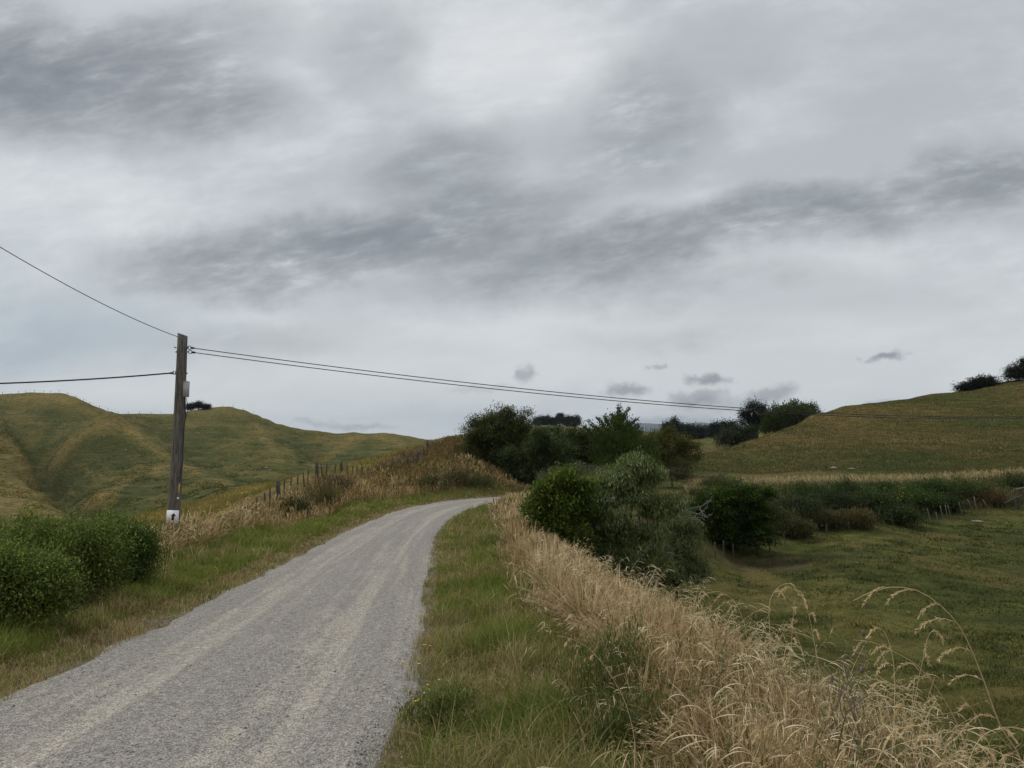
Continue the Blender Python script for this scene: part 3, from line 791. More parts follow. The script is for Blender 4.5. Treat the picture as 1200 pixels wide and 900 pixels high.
plant('roadside_tree', 'dark broad tree between the bend and the spiky topped tree', 'tree', 61.0,
      [(665, 522, 28, 22), (688, 516, 22, 18), (640, 525, 20, 16), (650, 540, 26, 22), (680, 545, 32, 26), (700, 540, 26, 28), (662, 556, 28, 18)], 675, 'trees at the bend', 15, 2300, 22,
      leaf=0.14, asp=0.5, sig=0.18, c1=DK1, c2=(0.080, 0.106, 0.030), gap=0.42, trunk_r=0.14)
r_, q_, l_s = plant('spiky_tree', 'tree with loose upright shoots sticking out of its crown against the sky', 'tree', 58.0,
      [(722, 525, 28, 22), (735, 512, 22, 18), (708, 515, 20, 16), (722, 500, 18, 14), (745, 530, 22, 26), (720, 545, 30, 24), (755, 545, 20, 24)], 722, None, 16, 1600, 20,
      leaf=0.16, asp=0.4, sig=0.2, c1=(0.032, 0.054, 0.013), c2=(0.105, 0.150, 0.034), style='up', gap=0.58, trunk_r=0.14, hi=((0.075, 0.11, 0.03), 0.25, 0.2))
# its shoots, each a leafy spray
rg = np.random.default_rng(33); pc = []; LV = []; LF = []; LC = []; nn = 0
for a, b in (((722, 505), (727, 478)), ((720, 505), (733, 487)), ((712, 505), (700, 490)), ((705, 510), (690, 493)), ((700, 514), (684, 500)), ((730, 505), (747, 490)), ((735, 508), (748, 498)), ((726, 500), (718, 486)),
             ((727, 495), (737, 478)), ((715, 502), (708, 488)), ((738, 512), (750, 506)), ((722, 500), (725, 474)), ((710, 508), (696, 500))):
    A_ = P(a[0], a[1], 58 + rg.normal(0, .5)); B_ = P(b[0], b[1], 58 + rg.normal(0, .6))
    pc.append(limb(A_, B_, 0.035, 0.012, rg, 0.06, 6, 4))
    m = 150; t = np.linspace(0, 1, m)
    pos = A_ + (B_ - A_) * t[:, None] + rg.normal(0, 0.07, (m, 3))
    axx = unit(B_ - A_) * 0.6 + rg.normal(0, 0.6, (m, 3)); V, F = leaves(pos, axx, rg.normal(0, 1, (m, 3)) + np.array([0, 0, .6]), 0.16 + 0.1 * rg.random(m), 0.08)
    TV_, TF_ = pc[-1]; sh_ = link_mesh('shoot', TV_, TF_, M_BARK, r_)
    link_mesh('spray', V, [F], M_LEAF, sh_, col=np.repeat(pick((0.026, 0.044, 0.014), (0.07, 0.10, 0.03), rg.random(m)), 4, 0), shade=False)
plant('yellowing_tree', 'yellow green bushy tree right of the spiky topped tree', 'tree', 76.0,
      [(785, 522, 32, 16), (765, 528, 24, 18), (805, 526, 20, 14), (785, 538, 34, 14), (755, 535, 16, 14), (775, 512, 18, 8), (785, 548, 34, 10), (765, 545, 22, 10)], 785, None, 17, 1700, 20,
      leaf=0.17, asp=0.5, sig=0.22, c1=(0.050, 0.060, 0.015), c2=(0.135, 0.138, 0.03), gap=0.42, trunk_r=0.15, hi=((0.14, 0.125, 0.035), 0.25, 0.1))
plant('scrub_bush', 'brownish grey scrub bush below the yellow green tree', 'bush', 64.0,
      [(787, 556, 20, 13), (770, 560, 14, 10), (800, 562, 14, 10)], 787, 'scrub along the ditch', 18, 300, 18, leaf=0.14, asp=0.3, sig=0.2, c1=(0.03, 0.03, 0.016), c2=(0.065, 0.06, 0.032), part='foliage', stem='stem', trunk_r=0.05)
plant('scrub_bush', 'pale flowering scrub showing over the top of the willow', 'bush', 44.0,
      [(655, 556, 18, 10), (680, 553, 14, 9), (640, 560, 14, 9), (700, 556, 12, 9)], 665, 'scrub along the ditch', 19, 300, 14, leaf=0.10, asp=0.3, sig=0.12, c1=(0.06, 0.07, 0.035), c2=(0.16, 0.165, 0.10), style='up', part='foliage', stem='stem', trunk_r=0.04, hi=((0.34, 0.33, 0.25), 0.15, 0.1))

# scrub along the band under the hill
BAND = [((930, 597), 28, 20, 57, 'dark tangled bush on the ditch bank just right of the round bush', (.018, .028, .011), (.05, .068, .024), 'round'),
        ((975, 592), 30, 16, 60, 'long dark bush on the ditch bank below the pale grass strip', (.016, .024, .010), (.042, .058, .02), 'round'),
        ((955, 612), 24, 14, 55, 'brown green scrub low on the ditch bank above the paddock', (.04, .04, .016), (.085, .078, .034), 'up'),
        ((1018, 592), 24, 16, 62, 'mid green bush on the ditch bank left of the yellow flowered bush', (.022, .036, .012), (.055, .08, .024), 'round'),
        ((1060, 588), 34, 18, 63, 'leafy green bush dotted with yellow flowers above the leaning stakes', (.02, .04, .010), (.06, .098, .022), 'round'),
        ((1125, 576), 38, 16, 68, 'bright green broad bush with yellow flowers at the right end of the ditch', (.02, .038, .010), (.065, .10, .022), 'round'),
        ((1190, 566), 26, 12, 74, 'low green bush by the timber rail at the right edge of the photo', (.03, .04, .014), (.07, .085, .03), 'round'),
        ((905, 612), 20, 18, 54, 'small olive bush pressed against the round bush', (.03, .034, .013), (.07, .074, .03), 'up'),
        ((845, 573), 20, 10, 60, 'grey green scrub behind the round bush, near the foot of the hill', (.035, .04, .018), (.085, .085, .04), 'up'),
        ((1000, 612), 22, 12, 57, 'tawny scrub on the lower ditch bank, left of the stakes', (.05, .045, .018), (.10, .085, .036), 'up'),
        ((945, 580), 26, 14, 62, 'grassy green bush high on the ditch bank behind the dark tangle', (.03, .045, .013), (.075, .10, .03), 'up'),
        ((985, 578), 24, 12, 65, 'dark green bush high on the ditch bank under the pale grass strip', (.02, .034, .011), (.055, .08, .024), 'round'),
        ((1030, 578), 22, 12, 67, 'small green bush high on the ditch bank, above the mid green one', (.024, .04, .012), (.06, .088, .024), 'round'),
        ((1085, 575), 26, 13, 68, 'leafy bush between the two yellow flowered bushes', (.022, .04, .011), (.06, .092, .022), 'round'),
        ((1050, 606), 26, 12, 61, 'dark scrub at the foot of the yellow flowered bush, left of the leaning stakes', (.018, .03, .010), (.05, .072, .022), 'round'),
        ((1155, 585), 20, 14, 66, 'dry tawny scrub just left of the timber rail', (.07, .055, .026), (.17, .13, .065), 'up'),
        ((925, 622), 20, 12, 53, 'olive scrub low beside the fence, right of the round bush', (.035, .037, .014), (.075, .072, .03), 'up'),
        ((1105, 592), 22, 10, 64, 'dark undergrowth right behind the leaning stakes', (.014, .024, .008), (.038, .056, .018), 'round')]
for i, ((px, py), rx, ry, Y, lab, a, b, stl) in enumerate(BAND):
    rx *= 1.15; ry *= 0.8 if stl == 'round' else 0.6
    hy = hit(px, py + ry * 0.9, 30, 90)
    if hy: Y = min(max(hy, Y - 7), Y + 7)
    sp = [(px, py, rx, ry), (px - rx * .6, py + ry * .3, rx * .6, ry * .8), (px + rx * .6, py + ry * .25, rx * .6, ry * .8), (px - rx * .2, py - ry * .35, rx * .45, ry * .7, .5), (px + rx * .35, py - ry * .2, rx * .4, ry * .7, -.3)]
    yl = ((0.42, 0.33, 0.03), 0.035, 0.0) if 'yellow flower' in lab else None
    plant('scrub_bush', lab, 'bush', Y, sp, px, 'scrub along the ditch', 40 + i, 520, 18, leaf=0.16, asp=0.4, sig=0.26, c1=tuple(1.35 * q for q in a), c2=tuple(1.45 * q for q in b), style=stl, gap=0.5, part='foliage', stem='stem', trunk_r=0.05, yr=0.8, hi=yl)
# weeds on the left-hand bank
WEED = [((345, 598), 16, 11, 37, 'dark green weed clump at the foot of the left bank, nearest the pole', (.025, .04, .014), (.06, .085, .03)),
        ((385, 585), 14, 16, 41, 'tall yellowish weed clump beside the tallest fence post', (.06, .058, .02), (.15, .135, .05)),
        ((398, 568), 18, 9, 44, 'grey brown scrub clump under the fence line', (.07, .06, .035), (.16, .13, .08)),
        ((508, 566), 16, 11, 50, 'dark scrub clump on the bank just before the bend', (.04, .045, .018), (.10, .105, .045)),
        ((537, 562), 16, 10, 52, 'olive scrub clump below the mound at the bend', (.04, .04, .018), (.09, .085, .038)),
        ((562, 566), 16, 8, 53, 'green leafy clump at the road edge under the trees', (.03, .045, .014), (.085, .10, .035))]
for i, ((px, py), rx, ry, Y, lab, a, b) in enumerate(WEED):
    hy = hit(px, py + ry * 0.8, 10, 90)
    if hy: Y = hy
    sp = [(px, py, rx, ry), (px - rx * .5, py + ry * .3, rx * .6, ry * .7), (px + rx * .5, py + ry * .3, rx * .6, ry * .7)]
    plant('bank_weed', lab, 'weed', Y, sp, px, 'weeds on the left bank', 60 + i, 150, 12, leaf=0.16, asp=0.16, sig=0.2, c1=a, c2=b, style='up', gap=0.3, part='foliage', stem='stem', trunk_r=0.025)

# ---- far trees
PN1, PN2 = (0.017, 0.026, 0.015), (0.042, 0.056, 0.028)
def pine(label, Y, spec, bpx, seed, group=None, ncl=420, leaf=0.5, name='pine_tree', c1=PN1, c2=PN2, style='flat', gap=0.5, tr=0.35, **kw):
    return plant(name, label, 'tree', Y, spec, bpx, group, seed, ncl, 16, leaf=leaf, asp=0.45, sig=leaf * 1.1, c1=c1, c2=c2, style=style, gap=gap, trunk_r=tr, **kw)
pine('tall black pine with layered crown left of the rounded tree on the hill shoulder', 172, [(884, 480, 14, 8), (893, 483, 10, 9), (876, 486, 11, 8), (886, 492, 14, 8), (878, 497, 10, 6), (892, 498, 10, 7), (884, 474, 9, 4), (868, 495, 5, 3), (884, 503, 7, 7), (895, 490, 7, 5), (873, 489, 8, 5)], 884, 81, ragged=6, ncl=800, leaf=0.42, tr=0.8)
plant('rounded_tree', 'broad rounded green tree on the hill shoulder beside the black pine', 'tree', 160, [(925, 486, 22, 11), (910, 492, 14, 12), (940, 487, 14, 9), (920, 496, 22, 9), (905, 500, 12, 8), (898, 504, 8, 5), (935, 499, 14, 6), (915, 503, 12, 6)], 924, None, 82, 900, 18, leaf=0.42, asp=0.5, sig=0.5, c1=(0.034, 0.054, 0.016), c2=(0.085, 0.118, 0.034), style='up', gap=0.4, trunk_r=0.4, sink=0.5, ragged=8)
pine('dark pine half hidden behind the rounded tree', 178, [(948, 484, 9, 7), (953, 489, 9, 6), (944, 480, 6, 4)], 950, 83, leaf=0.45)
plant('olive_shrub', 'grey olive domed shrub left of the hill shoulder below the black pine', 'bush', 150, [(862, 513, 18, 11), (850, 517, 14, 9), (872, 510, 12, 9), (860, 520, 20, 8)], 860, None, 84, 600, 16, leaf=0.4, asp=0.4, sig=0.45, c1=(0.03, 0.038, 0.018), c2=(0.062, 0.072, 0.034), style='round', gap=0.35, trunk_r=0.25, part='foliage', stem='stem')
ROW = [(782, 503, 5, 8, 'first'), (790, 501, 4, 9, ''), (799, 505, 6, 7, ''), (808, 506, 6, 6, ''), (817, 507, 7, 7, ''), (827, 508, 6, 6, ''), (838, 504, 7, 8, ''), (848, 502, 8, 7, ''), (857, 503, 7, 8, '')]
RL = ['tiny pointed pine at the left end of the distant tree row', 'narrow tallest pine, second from the left in the distant tree row', 'small pine third from the left in the distant tree row', 'low pine fourth from the left in the distant tree row', 'squat pine in the middle of the distant tree row',
      'low pine just left of the taller group in the distant tree row', 'dense pine starting the taller right group of the distant row', 'broad pine second from the right in the distant tree row', 'pine at the right end of the distant row, next to the black pine']
for i, (px, py, rx, ry, _) in enumerate(ROW):
    pine(RL[i], 380 + 9 * (i % 3), [(px, py + ry * .35, rx, ry * .6), (px + .5, py - ry * .2, rx * .7, ry * .5), (px, py - ry * .65, rx * .35, ry * .35), (px, py + 5, rx * 1.1, 4)], px, 90 + i, 'distant row of pines', 260, leaf=0.95, tr=0.5, gap=0.3)
RIDGE = [(631, 494, 6, 5, 'left end tree of the dark clump on the far grassy hilltop'), (640, 493.5, 6, 5.5, 'second tree from the left in the hilltop clump'), (648.5, 495, 3, 4.5, 'narrow tree in the middle of the hilltop clump'), (656, 490.5, 4, 5, 'tallest feathery tree of the hilltop clump'), (665, 493.5, 7, 6, 'wide dark tree right of the feathery one on the hilltop'), (674, 494, 7, 5.5, 'right end tree of the hilltop clump')]
for i, (px, py, rx, ry, lab) in enumerate(RIDGE):
    pine(lab, 590, [(px, py + 4, rx * 1.05, 4), (px, py + 1, rx, ry * .8), (px + rx * .3, py - ry * .3, rx * .6, ry * .6), (px - rx * .4, py, rx * .6, ry * .6)], px, 110 + i, 'trees on the far hilltop', 420, leaf=0.9, style='round', gap=0.3, tr=0.6)
for i, (px, py, rx, ry, Y, lab) in enumerate(((640, 506, 12, 3, 470, 'low dark bush below the hilltop clump'),)):
    plant('skyline_bush', lab, 'bush', Y, [(px, py, rx, ry), (px + rx * .4, py - ry * .3, rx * .6, ry * .7)], px, None, 120 + i, 160, 12, leaf=0.0022 * Y, asp=0.5, sig=0.0018 * Y, c1=(0.018, 0.026, 0.011), c2=(0.045, 0.055, 0.022), part='foliage', stem='stem', trunk_r=0.04)
MAC = dict(c1=(0.012, 0.018, 0.011), c2=(0.034, 0.044, 0.022), leaf=0.42, style='flat', gap=0.4)
pine('low wind shaped dark conifer on the right hill crest', 158, [(1130, 456, 10, 5), (1142, 452, 12, 6), (1155, 449, 12, 6), (1150, 455, 16, 5), (1163, 448, 7, 3)], 1146, 125, ncl=700, name='conifer_tree', tr=0.3, sink=0.5, **MAC)
pine('tall spreading dark conifer at the right edge of the photo on the hill crest', 160, [(1196, 437, 14, 9), (1210, 428, 20, 12), (1188, 442, 12, 6), (1230, 432, 24, 16), (1205, 442, 20, 8)], 1206, 126, ncl=1100, name='conifer_tree', tr=0.5, sink=0.5, **MAC)
for i, (px, py, rx, ry, lab) in enumerate(((223, 477.5, 4.5, 3, 'left tree of the small clump on the ridge by the pole'), (232, 475.5, 5, 4.5, 'middle and largest tree of the small clump on the ridge by the pole'), (241.5, 477.5, 4.5, 3.2, 'right tree of the small clump on the ridge by the pole'))):
    pine(lab, 356, [(px, py, rx, ry), (px - rx * .4, py + 1, rx * .7, ry * .7), (px + rx * .4, py + .6, rx * .7, ry * .7)], px, 130 + i, 'trees on the left ridge', 300, leaf=0.5, style='round', gap=0.6, tr=0.35)

# ------------------------------------------------------------------ grasses (uncountable: stuff)
def field(name, parts, mat):
    Vs = []; Fs = []; Cs = []; n = 0
    for V, F, c in parts:
        if len(V) == 0: continue
        Vs.append(V); Fs.append(F + n); Cs.append(c); n += len(V)
    o = link_mesh(name, np.concatenate(Vs), [np.concatenate(Fs)], mat, col=np.concatenate(Cs), shade=False)
    return tag(o, kind='stuff')

def on_road(L, s):
    xy = along(L, s); z = terrain(xy[:, 0], xy[:, 1])
    return np.concatenate([xy, z[:, None]], 1)
def lod(b, w0, k=0.55):
    return np.maximum(w0, k * np.hypot(b[:, 0], b[:, 1]) / 768.0)
def Lsample(n, a, b, p):
    """arc lengths denser near the camera"""
    u = rng.random(n)
    return (a ** (1 - p) + u * (b ** (1 - p) - a ** (1 - p))) ** (1 / (1 - p))

GR1, GR2, GRD = (0.064, 0.098, 0.016), (0.225, 0.265, 0.052), (0.50, 0.41, 0.215)
def green_grass(L, s, hmul=1.0, dryf=0.28, lush=0.0, n_=None, seg=3):
    b = on_road(L, s); n = len(b)
    f = fbm(b[:, 0] / 1.1, b[:, 1] / 1.1, 201, 3); f2 = fbm(b[:, 0] / 0.45, b[:, 1] / 0.45, 203, 3)
    keep = rng.random(n) < 0.35 + 1.1 * f2
    b = b[keep]; f = f[keep]; f2 = f2[keep]; n = len(b)
    f3 = fbm(b[:, 0] / 0.22, b[:, 1] / 0.22, 205, 2)
    h = hmul * (0.05 + 0.22 * f2 ** 1.6 + 0.16 * np.clip(f3 - 0.45, 0, 1) * 2) * (0.5 + 1.0 * rng.random(n))
    w = lod(b, 0.006) * (0.6 + 0.8 * rng.random(n))
    c = pick(GR1, GR2, np.clip(rng.random(n) * 0.6 + f * 0.5 + lush, 0, 1))
    dr = rng.random(n) < np.clip(dryf + (fbm(b[:, 0] / 0.9 + 5, b[:, 1] / 0.9, 207, 3) - 0.5) * 2.0, 0.04, 0.9)
    c[dr] = pick((0.16, 0.125, 0.05), GRD, rng.random(dr.sum()))
    V, F, cc, _ = blades(b, h, w, 0.25 + 0.9 * rng.random(n), rng.random(n) * 6.283, seg, c)
    return V, F, cc

# right-hand verge
L = Lsample(120000, 1.6, 48, 1.55); s = RH + 0.12 + (SB(L) + 0.4 - RH - 0.12) * rng.random(len(L))
va = green_grass(L, s, 1.1, 0.30)
L = Lsample(24000, 1.6, 46, 1.4); s = RH - 0.12 + 0.6 * rng.random(len(L)) ** 0.8
vb = green_grass(L, s, 0.5, 0.6)
# tufts of taller green between verge and dry grass
L = Lsample(26000, 2.2, 44, 1.6); s = SB(L) - 0.5 + rng.normal(0, 0.38, len(L)); 
vc_ = green_grass(L, s, 1.7, 0.35, 0.0, seg=4)
# left-hand verge
L = Lsample(60000, 5, 52, 1.35); s = -RH - 0.6 - 2.2 * rng.random(len(L))
vd = green_grass(L, s, 1.25, 0.12, 0.12)
L = Lsample(46000, 4, 52, 1.35); s = -RH + 0.12 - 1.35 * rng.random(len(L)) ** 0.8
ve = green_grass(L, s, 0.5, 0.82)
L = Lsample(16000, 6, 24, 1.3); s = -3.6 - 1.8 * rng.random(len(L))
vf = green_grass(L, s, 1.9, 0.3)
field('verge_grass', [va, vb, vc_, vd, ve, vf], M_GRASS)

DRY1, DRY2, DRY3 = (0.21, 0.148, 0.072), (0.51, 0.395, 0.222), (0.74, 0.64, 0.445)
PROF = np.array([0.7, 0.62, 0.55, 0.5, 0.5, 1.7, 2.3, 0.3])
def dry_grass(b, hm, w0=0.0035, bendm=0.5, pale=0.0, lodk=0.5, spik=0, tint=None):
    n = len(b)
    if n == 0: return np.zeros((0, 3)), np.zeros((0, 4), int), np.zeros((0, 3))
    f = fbm(b[:, 0] / 0.8, b[:, 1] / 0.8, 211, 3)
    f4 = fbm(b[:, 0] / 0.3, b[:, 1] / 0.3, 213, 2)
    h = hm * (0.35 + 0.6 * f + 0.45 * f4) * (0.55 + 0.7 * rng.random(n))
    w = lod(b, w0, lodk) * (0.8 + 0.5 * rng.random(n))
    t = np.clip(rng.normal(0.45 + pale, 0.26, n) + (f - 0.5) * 0.6, 0, 1.3)
    c = np.where((t < 0.8)[:, None], pick(DRY1, DRY2, np.clip(t / 0.7, 0, 1)), pick(DRY2, DRY3, np.clip((t - 0.8) / 0.5, 0, 1)))
    c = c * np.array([1.0, 0.97, 0.97]) * (0.75 + 0.5 * fbm(b[:, 0] / 0.5, b[:, 1] / 0.5, 217, 2))[:, None]
    gr = rng.random(n) < 0.12 + 0.3 * (fbm(b[:, 0] / 0.6 + 7, b[:, 1] / 0.6, 225, 2) > 0.58)
    c[gr] = pick((0.07, 0.085, 0.025), (0.19, 0.19, 0.07), rng.random(gr.sum()))
    if tint is not None: c = c * np.array(tint)
    az = fbm(b[:, 0] / 1.6, b[:, 1] / 1.6, 219, 2) * 14 + rng.normal(0, 1.0, n)
    V, F, cc, sp = blades(b, h, w, bendm * (0.15 + 1.1 * rng.random(n) ** 1.5), az, 7, c, prof=PROF)
    if spik:
        d = np.hypot(b[:, 0], b[:, 1]); k = np.where(d < spik)[0]
        m = 10
        src = sp[k][:, 4:8]                                   # head stretch
        tt = rng.random((len(k), m)) * 2.9
        i0 = np.floor(tt).astype(int); fr_ = (tt - i0)[..., None]
        ar = np.arange(len(k))[:, None]
        pos = src[ar, i0] * (1 - fr_) + src[ar, i0 + 1] * fr_
        tg = src[ar, i0 + 1] - src[ar, i0]
        pos = pos.reshape(-1, 3); tg = unit(tg.reshape(-1, 3))
        ax = tg * 0.8 + rng.normal(0, 0.45, pos.shape) + np.array([0, 0, -0.15])
        ln = 0.014 + 0.034 * rng.random(len(pos))
        LV, LF = leaves(pos, ax, rng.normal(0, 1, pos.shape), ln, 0.004 + 0.003 * rng.random(len(pos)))
        lc = np.repeat(np.repeat(c[k], m, 0) * (0.85 + 0.35 * rng.random((len(pos), 1))), 4, 0)
        F = np.concatenate([F, LF + len(V)]); V = np.concatenate([V, LV]); cc = np.concatenate([cc, lc])
    return V, F, cc

# tall dry strip on the right
def strip(n, a, b_, p, lo, hi_, **kw):
    L = Lsample(n, a, b_, p); u = rng.random(n) ** 1.35
    s = SB(L) + lo + (SE(L) + hi_ - SB(L) - lo) * u
    s += (fbm(L / 1.3, s / 1.3, 221, 3) - 0.5) * 0.9
    return on_road(L, s), L
pa = []
b_, L_ = strip(50000, 2.3, 47, 1.2, -0.1, 0.7); b_ = b_[(fbm(b_[:, 0] / 0.75, b_[:, 1] / 0.75, 223, 2) > 0.44) | (rng.random(len(b_)) < 0.3)]; pa.append(dry_grass(b_, 0.66, 0.0022, 0.75, 0.08, 0.30, 13))
b_, L_ = strip(2600, 1.9, 9, 1.4, 0.25, 1.3); pa.append(dry_grass(b_, 0.82, 0.0024, 1.0, 0.2, 0.32, 11))
L = Lsample(5000, 2.2, 40, 1.3); s = SB(L) - 0.5 + 0.7 * rng.random(len(L)); b_ = on_road(L, s); b_ = b_[fbm(b_[:, 0] / .7, b_[:, 1] / .7, 231, 2) > 0.52]; pa.append(dry_grass(b_, 0.5, 0.003, 0.6))
# fine dry leaf litter inside the strip
L = Lsample(20000, 2.2, 30, 1.4); s = SB(L) + 0.1 + (SE(L) + 1.2 - SB(L)) * rng.random(len(L)); b_ = on_road(L, s); n = len(b_)
V, F, c, _ = blades(b_, 0.15 + 0.4 * rng.random(n), lod(b_, 0.004), 0.5 + 1.0 * rng.random(n), rng.random(n) * 6.28, 4, np.where(rng.random((n, 1)) < 0.3, pick((0.06, 0.085, 0.02), (0.17, 0.20, 0.055), rng.random(n)), pick((0.20, 0.15, 0.07), (0.46, 0.36, 0.19), rng.random(n)))); pa.append((V, F, c))
# loose open panicles standing over the strip
def panicles(b_, hm):
    Vs = []; Fs = []; Cs = []; nv = 0
    for q in b_:
        h = hm * rng.uniform(0.75, 1.25); az = rng.random() * 6.283; ln = rng.uniform(0.25, 0.75)
        d = np.array([math.cos(az), math.sin(az), 0.0]); t = np.linspace(0, 1, 10)[:, None]
        sp = q + d * h * ln * t ** 2.2 + np.array([0, 0, 1.0]) * h * (t - 0.36 * ln * t ** 3)
        col = pick(DRY2, DRY3, [rng.random()])[0]
        side = np.cross(d, [0, 0, 1.0]); dist = math.hypot(q[0], q[1]); w = max(0.0022, 0.3 * dist / 768)
        strips = [(sp, np.linspace(w, w * 0.5, 10)[:, None])]
        for k in range(rng.integers(6, 11)):
            f = rng.uniform(0.58, 1.0) * 9; i = int(min(8, f)); p = sp[i] + (sp[i + 1] - sp[i]) * (f - i)
            tg = unit(sp[i + 1] - sp[i]); L_ = rng.uniform(0.05, 0.13); u = np.linspace(0, 1, 6)[:, None]
            sd = rng.normal(0, 0.5, 3); sd[2] = 0
            br = p + tg * L_ * 0.5 * u + (sd + d * 0.3) * L_ * u + np.array([0, 0, 1.0]) * L_ * (0.15 * u - 0.75 * u ** 2)
            strips.append((br, np.array([.5, .8, 1.6, 2.0, 1.7, .4])[:, None] * w))
        for s_, w_ in strips:
            ww = unit(np.cross(np.gradient(s_, axis=0), rng.normal(0, 1, 3))) * w_ * 0.5
            V = np.stack([s_ - ww, s_ + ww], 1).reshape(-1, 3); m_ = len(s_)
            F = np.array([[2*i, 2*i+1, 2*i+3, 2*i+2] for i in range(m_ - 1)]) + nv
            Vs.append(V); Fs.append(F); Cs.append(np.repeat((col * rng.uniform(.85, 1.15))[None], len(V), 0)); nv += len(V)
    return np.concatenate(Vs), np.concatenate(Fs), np.concatenate(Cs)
L = Lsample(520, 2.3, 14, 1.3); s = SB(L) + 0.1 + (SE(L) + 0.55 - SB(L)) * rng.random(len(L)); pa.append(panicles(on_road(L, s), 0.85))
L = Lsample(46, 2.6, 6.5, 1.1); s = SE(L) + 0.2 + 0.9 * rng.random(len(L)); pa.append(panicles(on_road(L, s), 0.95))
L = Lsample(70, 2.6, 10, 1.2); s = SB(L) - 0.5 + 0.5 * rng.random(len(L)); pa.append(panicles(on_road(L, s), 0.6))
field('tall_dry_grass', pa, M_DRY)

# dry grass along the left bank, round the pole and on the mound
pb = []
L = Lsample(52000, 14, 60, 1.1); s = -4.2 - 5.2 * rng.random(len(L)) ** 0.9; b_ = on_road(L, s)
f_ = fbm(b_[:, 0] / 1.6, b_[:, 1] / 1.6, 241, 3); b_ = b_[f_ > 0.38]
def below_fence(b_, d=0):
    px_ = 600 + 900 * b_[:, 0] / b_[:, 1]; py_ = 505 - 900 * (b_[:, 2] - EYE) / b_[:, 1]
    return b_[py_ > np.interp(px_, [120, 200, 285, 325, 369, 425, 490, 540], [650, 634, 605, 591, 567, 557, 546, 520]) + d]
b_ = below_fence(b_); pb.append(dry_grass(b_, 0.68, 0.003, 1.0, -0.05, 0.32, tint=(0.98, 0.96, 0.88)))
L = Lsample(5000, 13.5, 24, 1.1); s = -5.0 - 3.2 * rng.random(len(L)); b_ = below_fence(on_road(L, s), 6); pb.append(dry_grass(b_, 0.85, 0.004, 0.9, 0.2, 0.55))
L = Lsample(3800, 5.5, 16, 1.1); s = -3.4 - 1.1 * rng.random(len(L)); b_ = on_road(L, s); pb.append(dry_grass(b_, 0.75, 0.0032, 0.9, -0.1, 0.4))
L = Lsample(60, 6, 17, 1.1); s = -3.6 - 1.6 * rng.random(len(L)); b__ = on_road(L, s)
xy = np.stack([rng.uniform(-9.5, 4, 26000), rng.uniform(50, 70, 26000)], 1)
s_, l_ = road_coords(xy[:, 0], xy[:, 1]); xy = xy[(s_ < -2.6)]
b_ = np.concatenate([xy, terrain(xy[:, 0], xy[:, 1])[:, None]], 1); pb.append(dry_grass(b_, 0.5, 0.003, 1.0, -0.25, 0.34, tint=(0.68, 0.67, 0.62)))
pb.append(panicles(b__, 1.0))
L = Lsample(160, 14, 28, 1.1); s = -4.4 - 3.0 * rng.random(len(L)); pb.append(panicles(below_fence(on_road(L, s), 4), 0.9))
field('bank_dry_grass', pb, M_DRY)

# yellow field and hillside grasses
def scatter_px(n, x0, x1, Y0, Y1, p=1.0):
    Y = np.exp(rng.uniform(math.log(Y0), math.log(Y1), n)) if p == 1 else rng.uniform(Y0, Y1, n)
    px = rng.uniform(x0, x1, n); x = (px - 600) / 900 * Y * 1.003
    return np.stack([x, Y, terrain(x, Y)], 1)
pcs = []
b_ = scatter_px(26000, 60, 540, 26, 92)
s_, l_ = road_coords(b_[:, 0], b_[:, 1]); b_ = b_[(s_ < -9)]
n = len(b_); t = fbm(b_[:, 0] / 3, b_[:, 1] / 3, 251, 3)
cc_ = pick((0.12, 0.125, 0.024), (0.29, 0.225, 0.075), np.clip(t * 1.5 - 0.3 + rng.normal(0, .15, n), 0, 1))
V, F, c, _ = blades(b_, (0.18 + 0.25 * rng.random(n)), lod(b_, 0.01, 0.8), 0.3 + 0.6 * rng.random(n), rng.random(n) * 6.28, 2, cc_); pcs.append((V, F, c))
field('field_grass', pcs, M_DRY)
pcs = []
# dry seed grass along the top of the ditch band, and tussocks over the right hill
b_ = scatter_px(30000, 800, 1260, 55, 84, 0); py_ = 505 - (b_[:, 2] - EYE) / b_[:, 1] * 900; px_ = 600 + b_[:, 0] / b_[:, 1] * 900
tgt = np.interp(px_, [800, 900, 1000, 1100, 1200, 1260], [575, 567, 566, 563, 556, 553])
low = b_[(py_ > tgt + 4) & (py_ < np.interp(px_, [800, 960, 1100, 1200], [650, 618, 598, 590]))]
b_ = b_[np.abs(py_ - tgt) < 5]
low = np.concatenate([low, low + np.stack([rng.normal(0, .5, len(low)), rng.normal(0, .5, len(low)), np.zeros(len(low))], 1)]); low[:, 2] = terrain(low[:, 0], low[:, 1])
n = len(low); V, F, c, _ = blades(low, 0.35 + 0.7 * rng.random(n), lod(low, 0.02, 0.6), 0.3 + 0.8 * rng.random(n), rng.random(n) * 6.28, 3, pick((0.05, 0.062, 0.018), (0.24, 0.185, 0.09), np.clip(fbm(low[:, 0] / 3, low[:, 1] / 3, 271, 3) * 1.8 - 0.5 + rng.normal(0, .2, n), 0, 1))); pcs.append((V, F, c))
n = len(b_); V, F, c, _ = blades(b_, 0.35 + 0.5 * rng.random(n), lod(b_, 0.02, 0.75), 0.3 + 0.6 * rng.random(n), rng.random(n) * 6.28, 3, pick((0.22, 0.17, 0.08), (0.52, 0.43, 0.24), rng.random(n) ** 1.2)); pcs.append((V, F, c))
b_ = scatter_px(80000, 790, 1260, 80, 162); n = len(b_); t = np.clip(fbm(b_[:, 0] / 9, b_[:, 1] / 5, 61, 4) * 1.7 - 0.45, 0, 1)
cc_ = pick((0.056, 0.068, 0.017), (0.150, 0.112, 0.040), np.clip(t + rng.normal(0, .12, n), 0, 1))
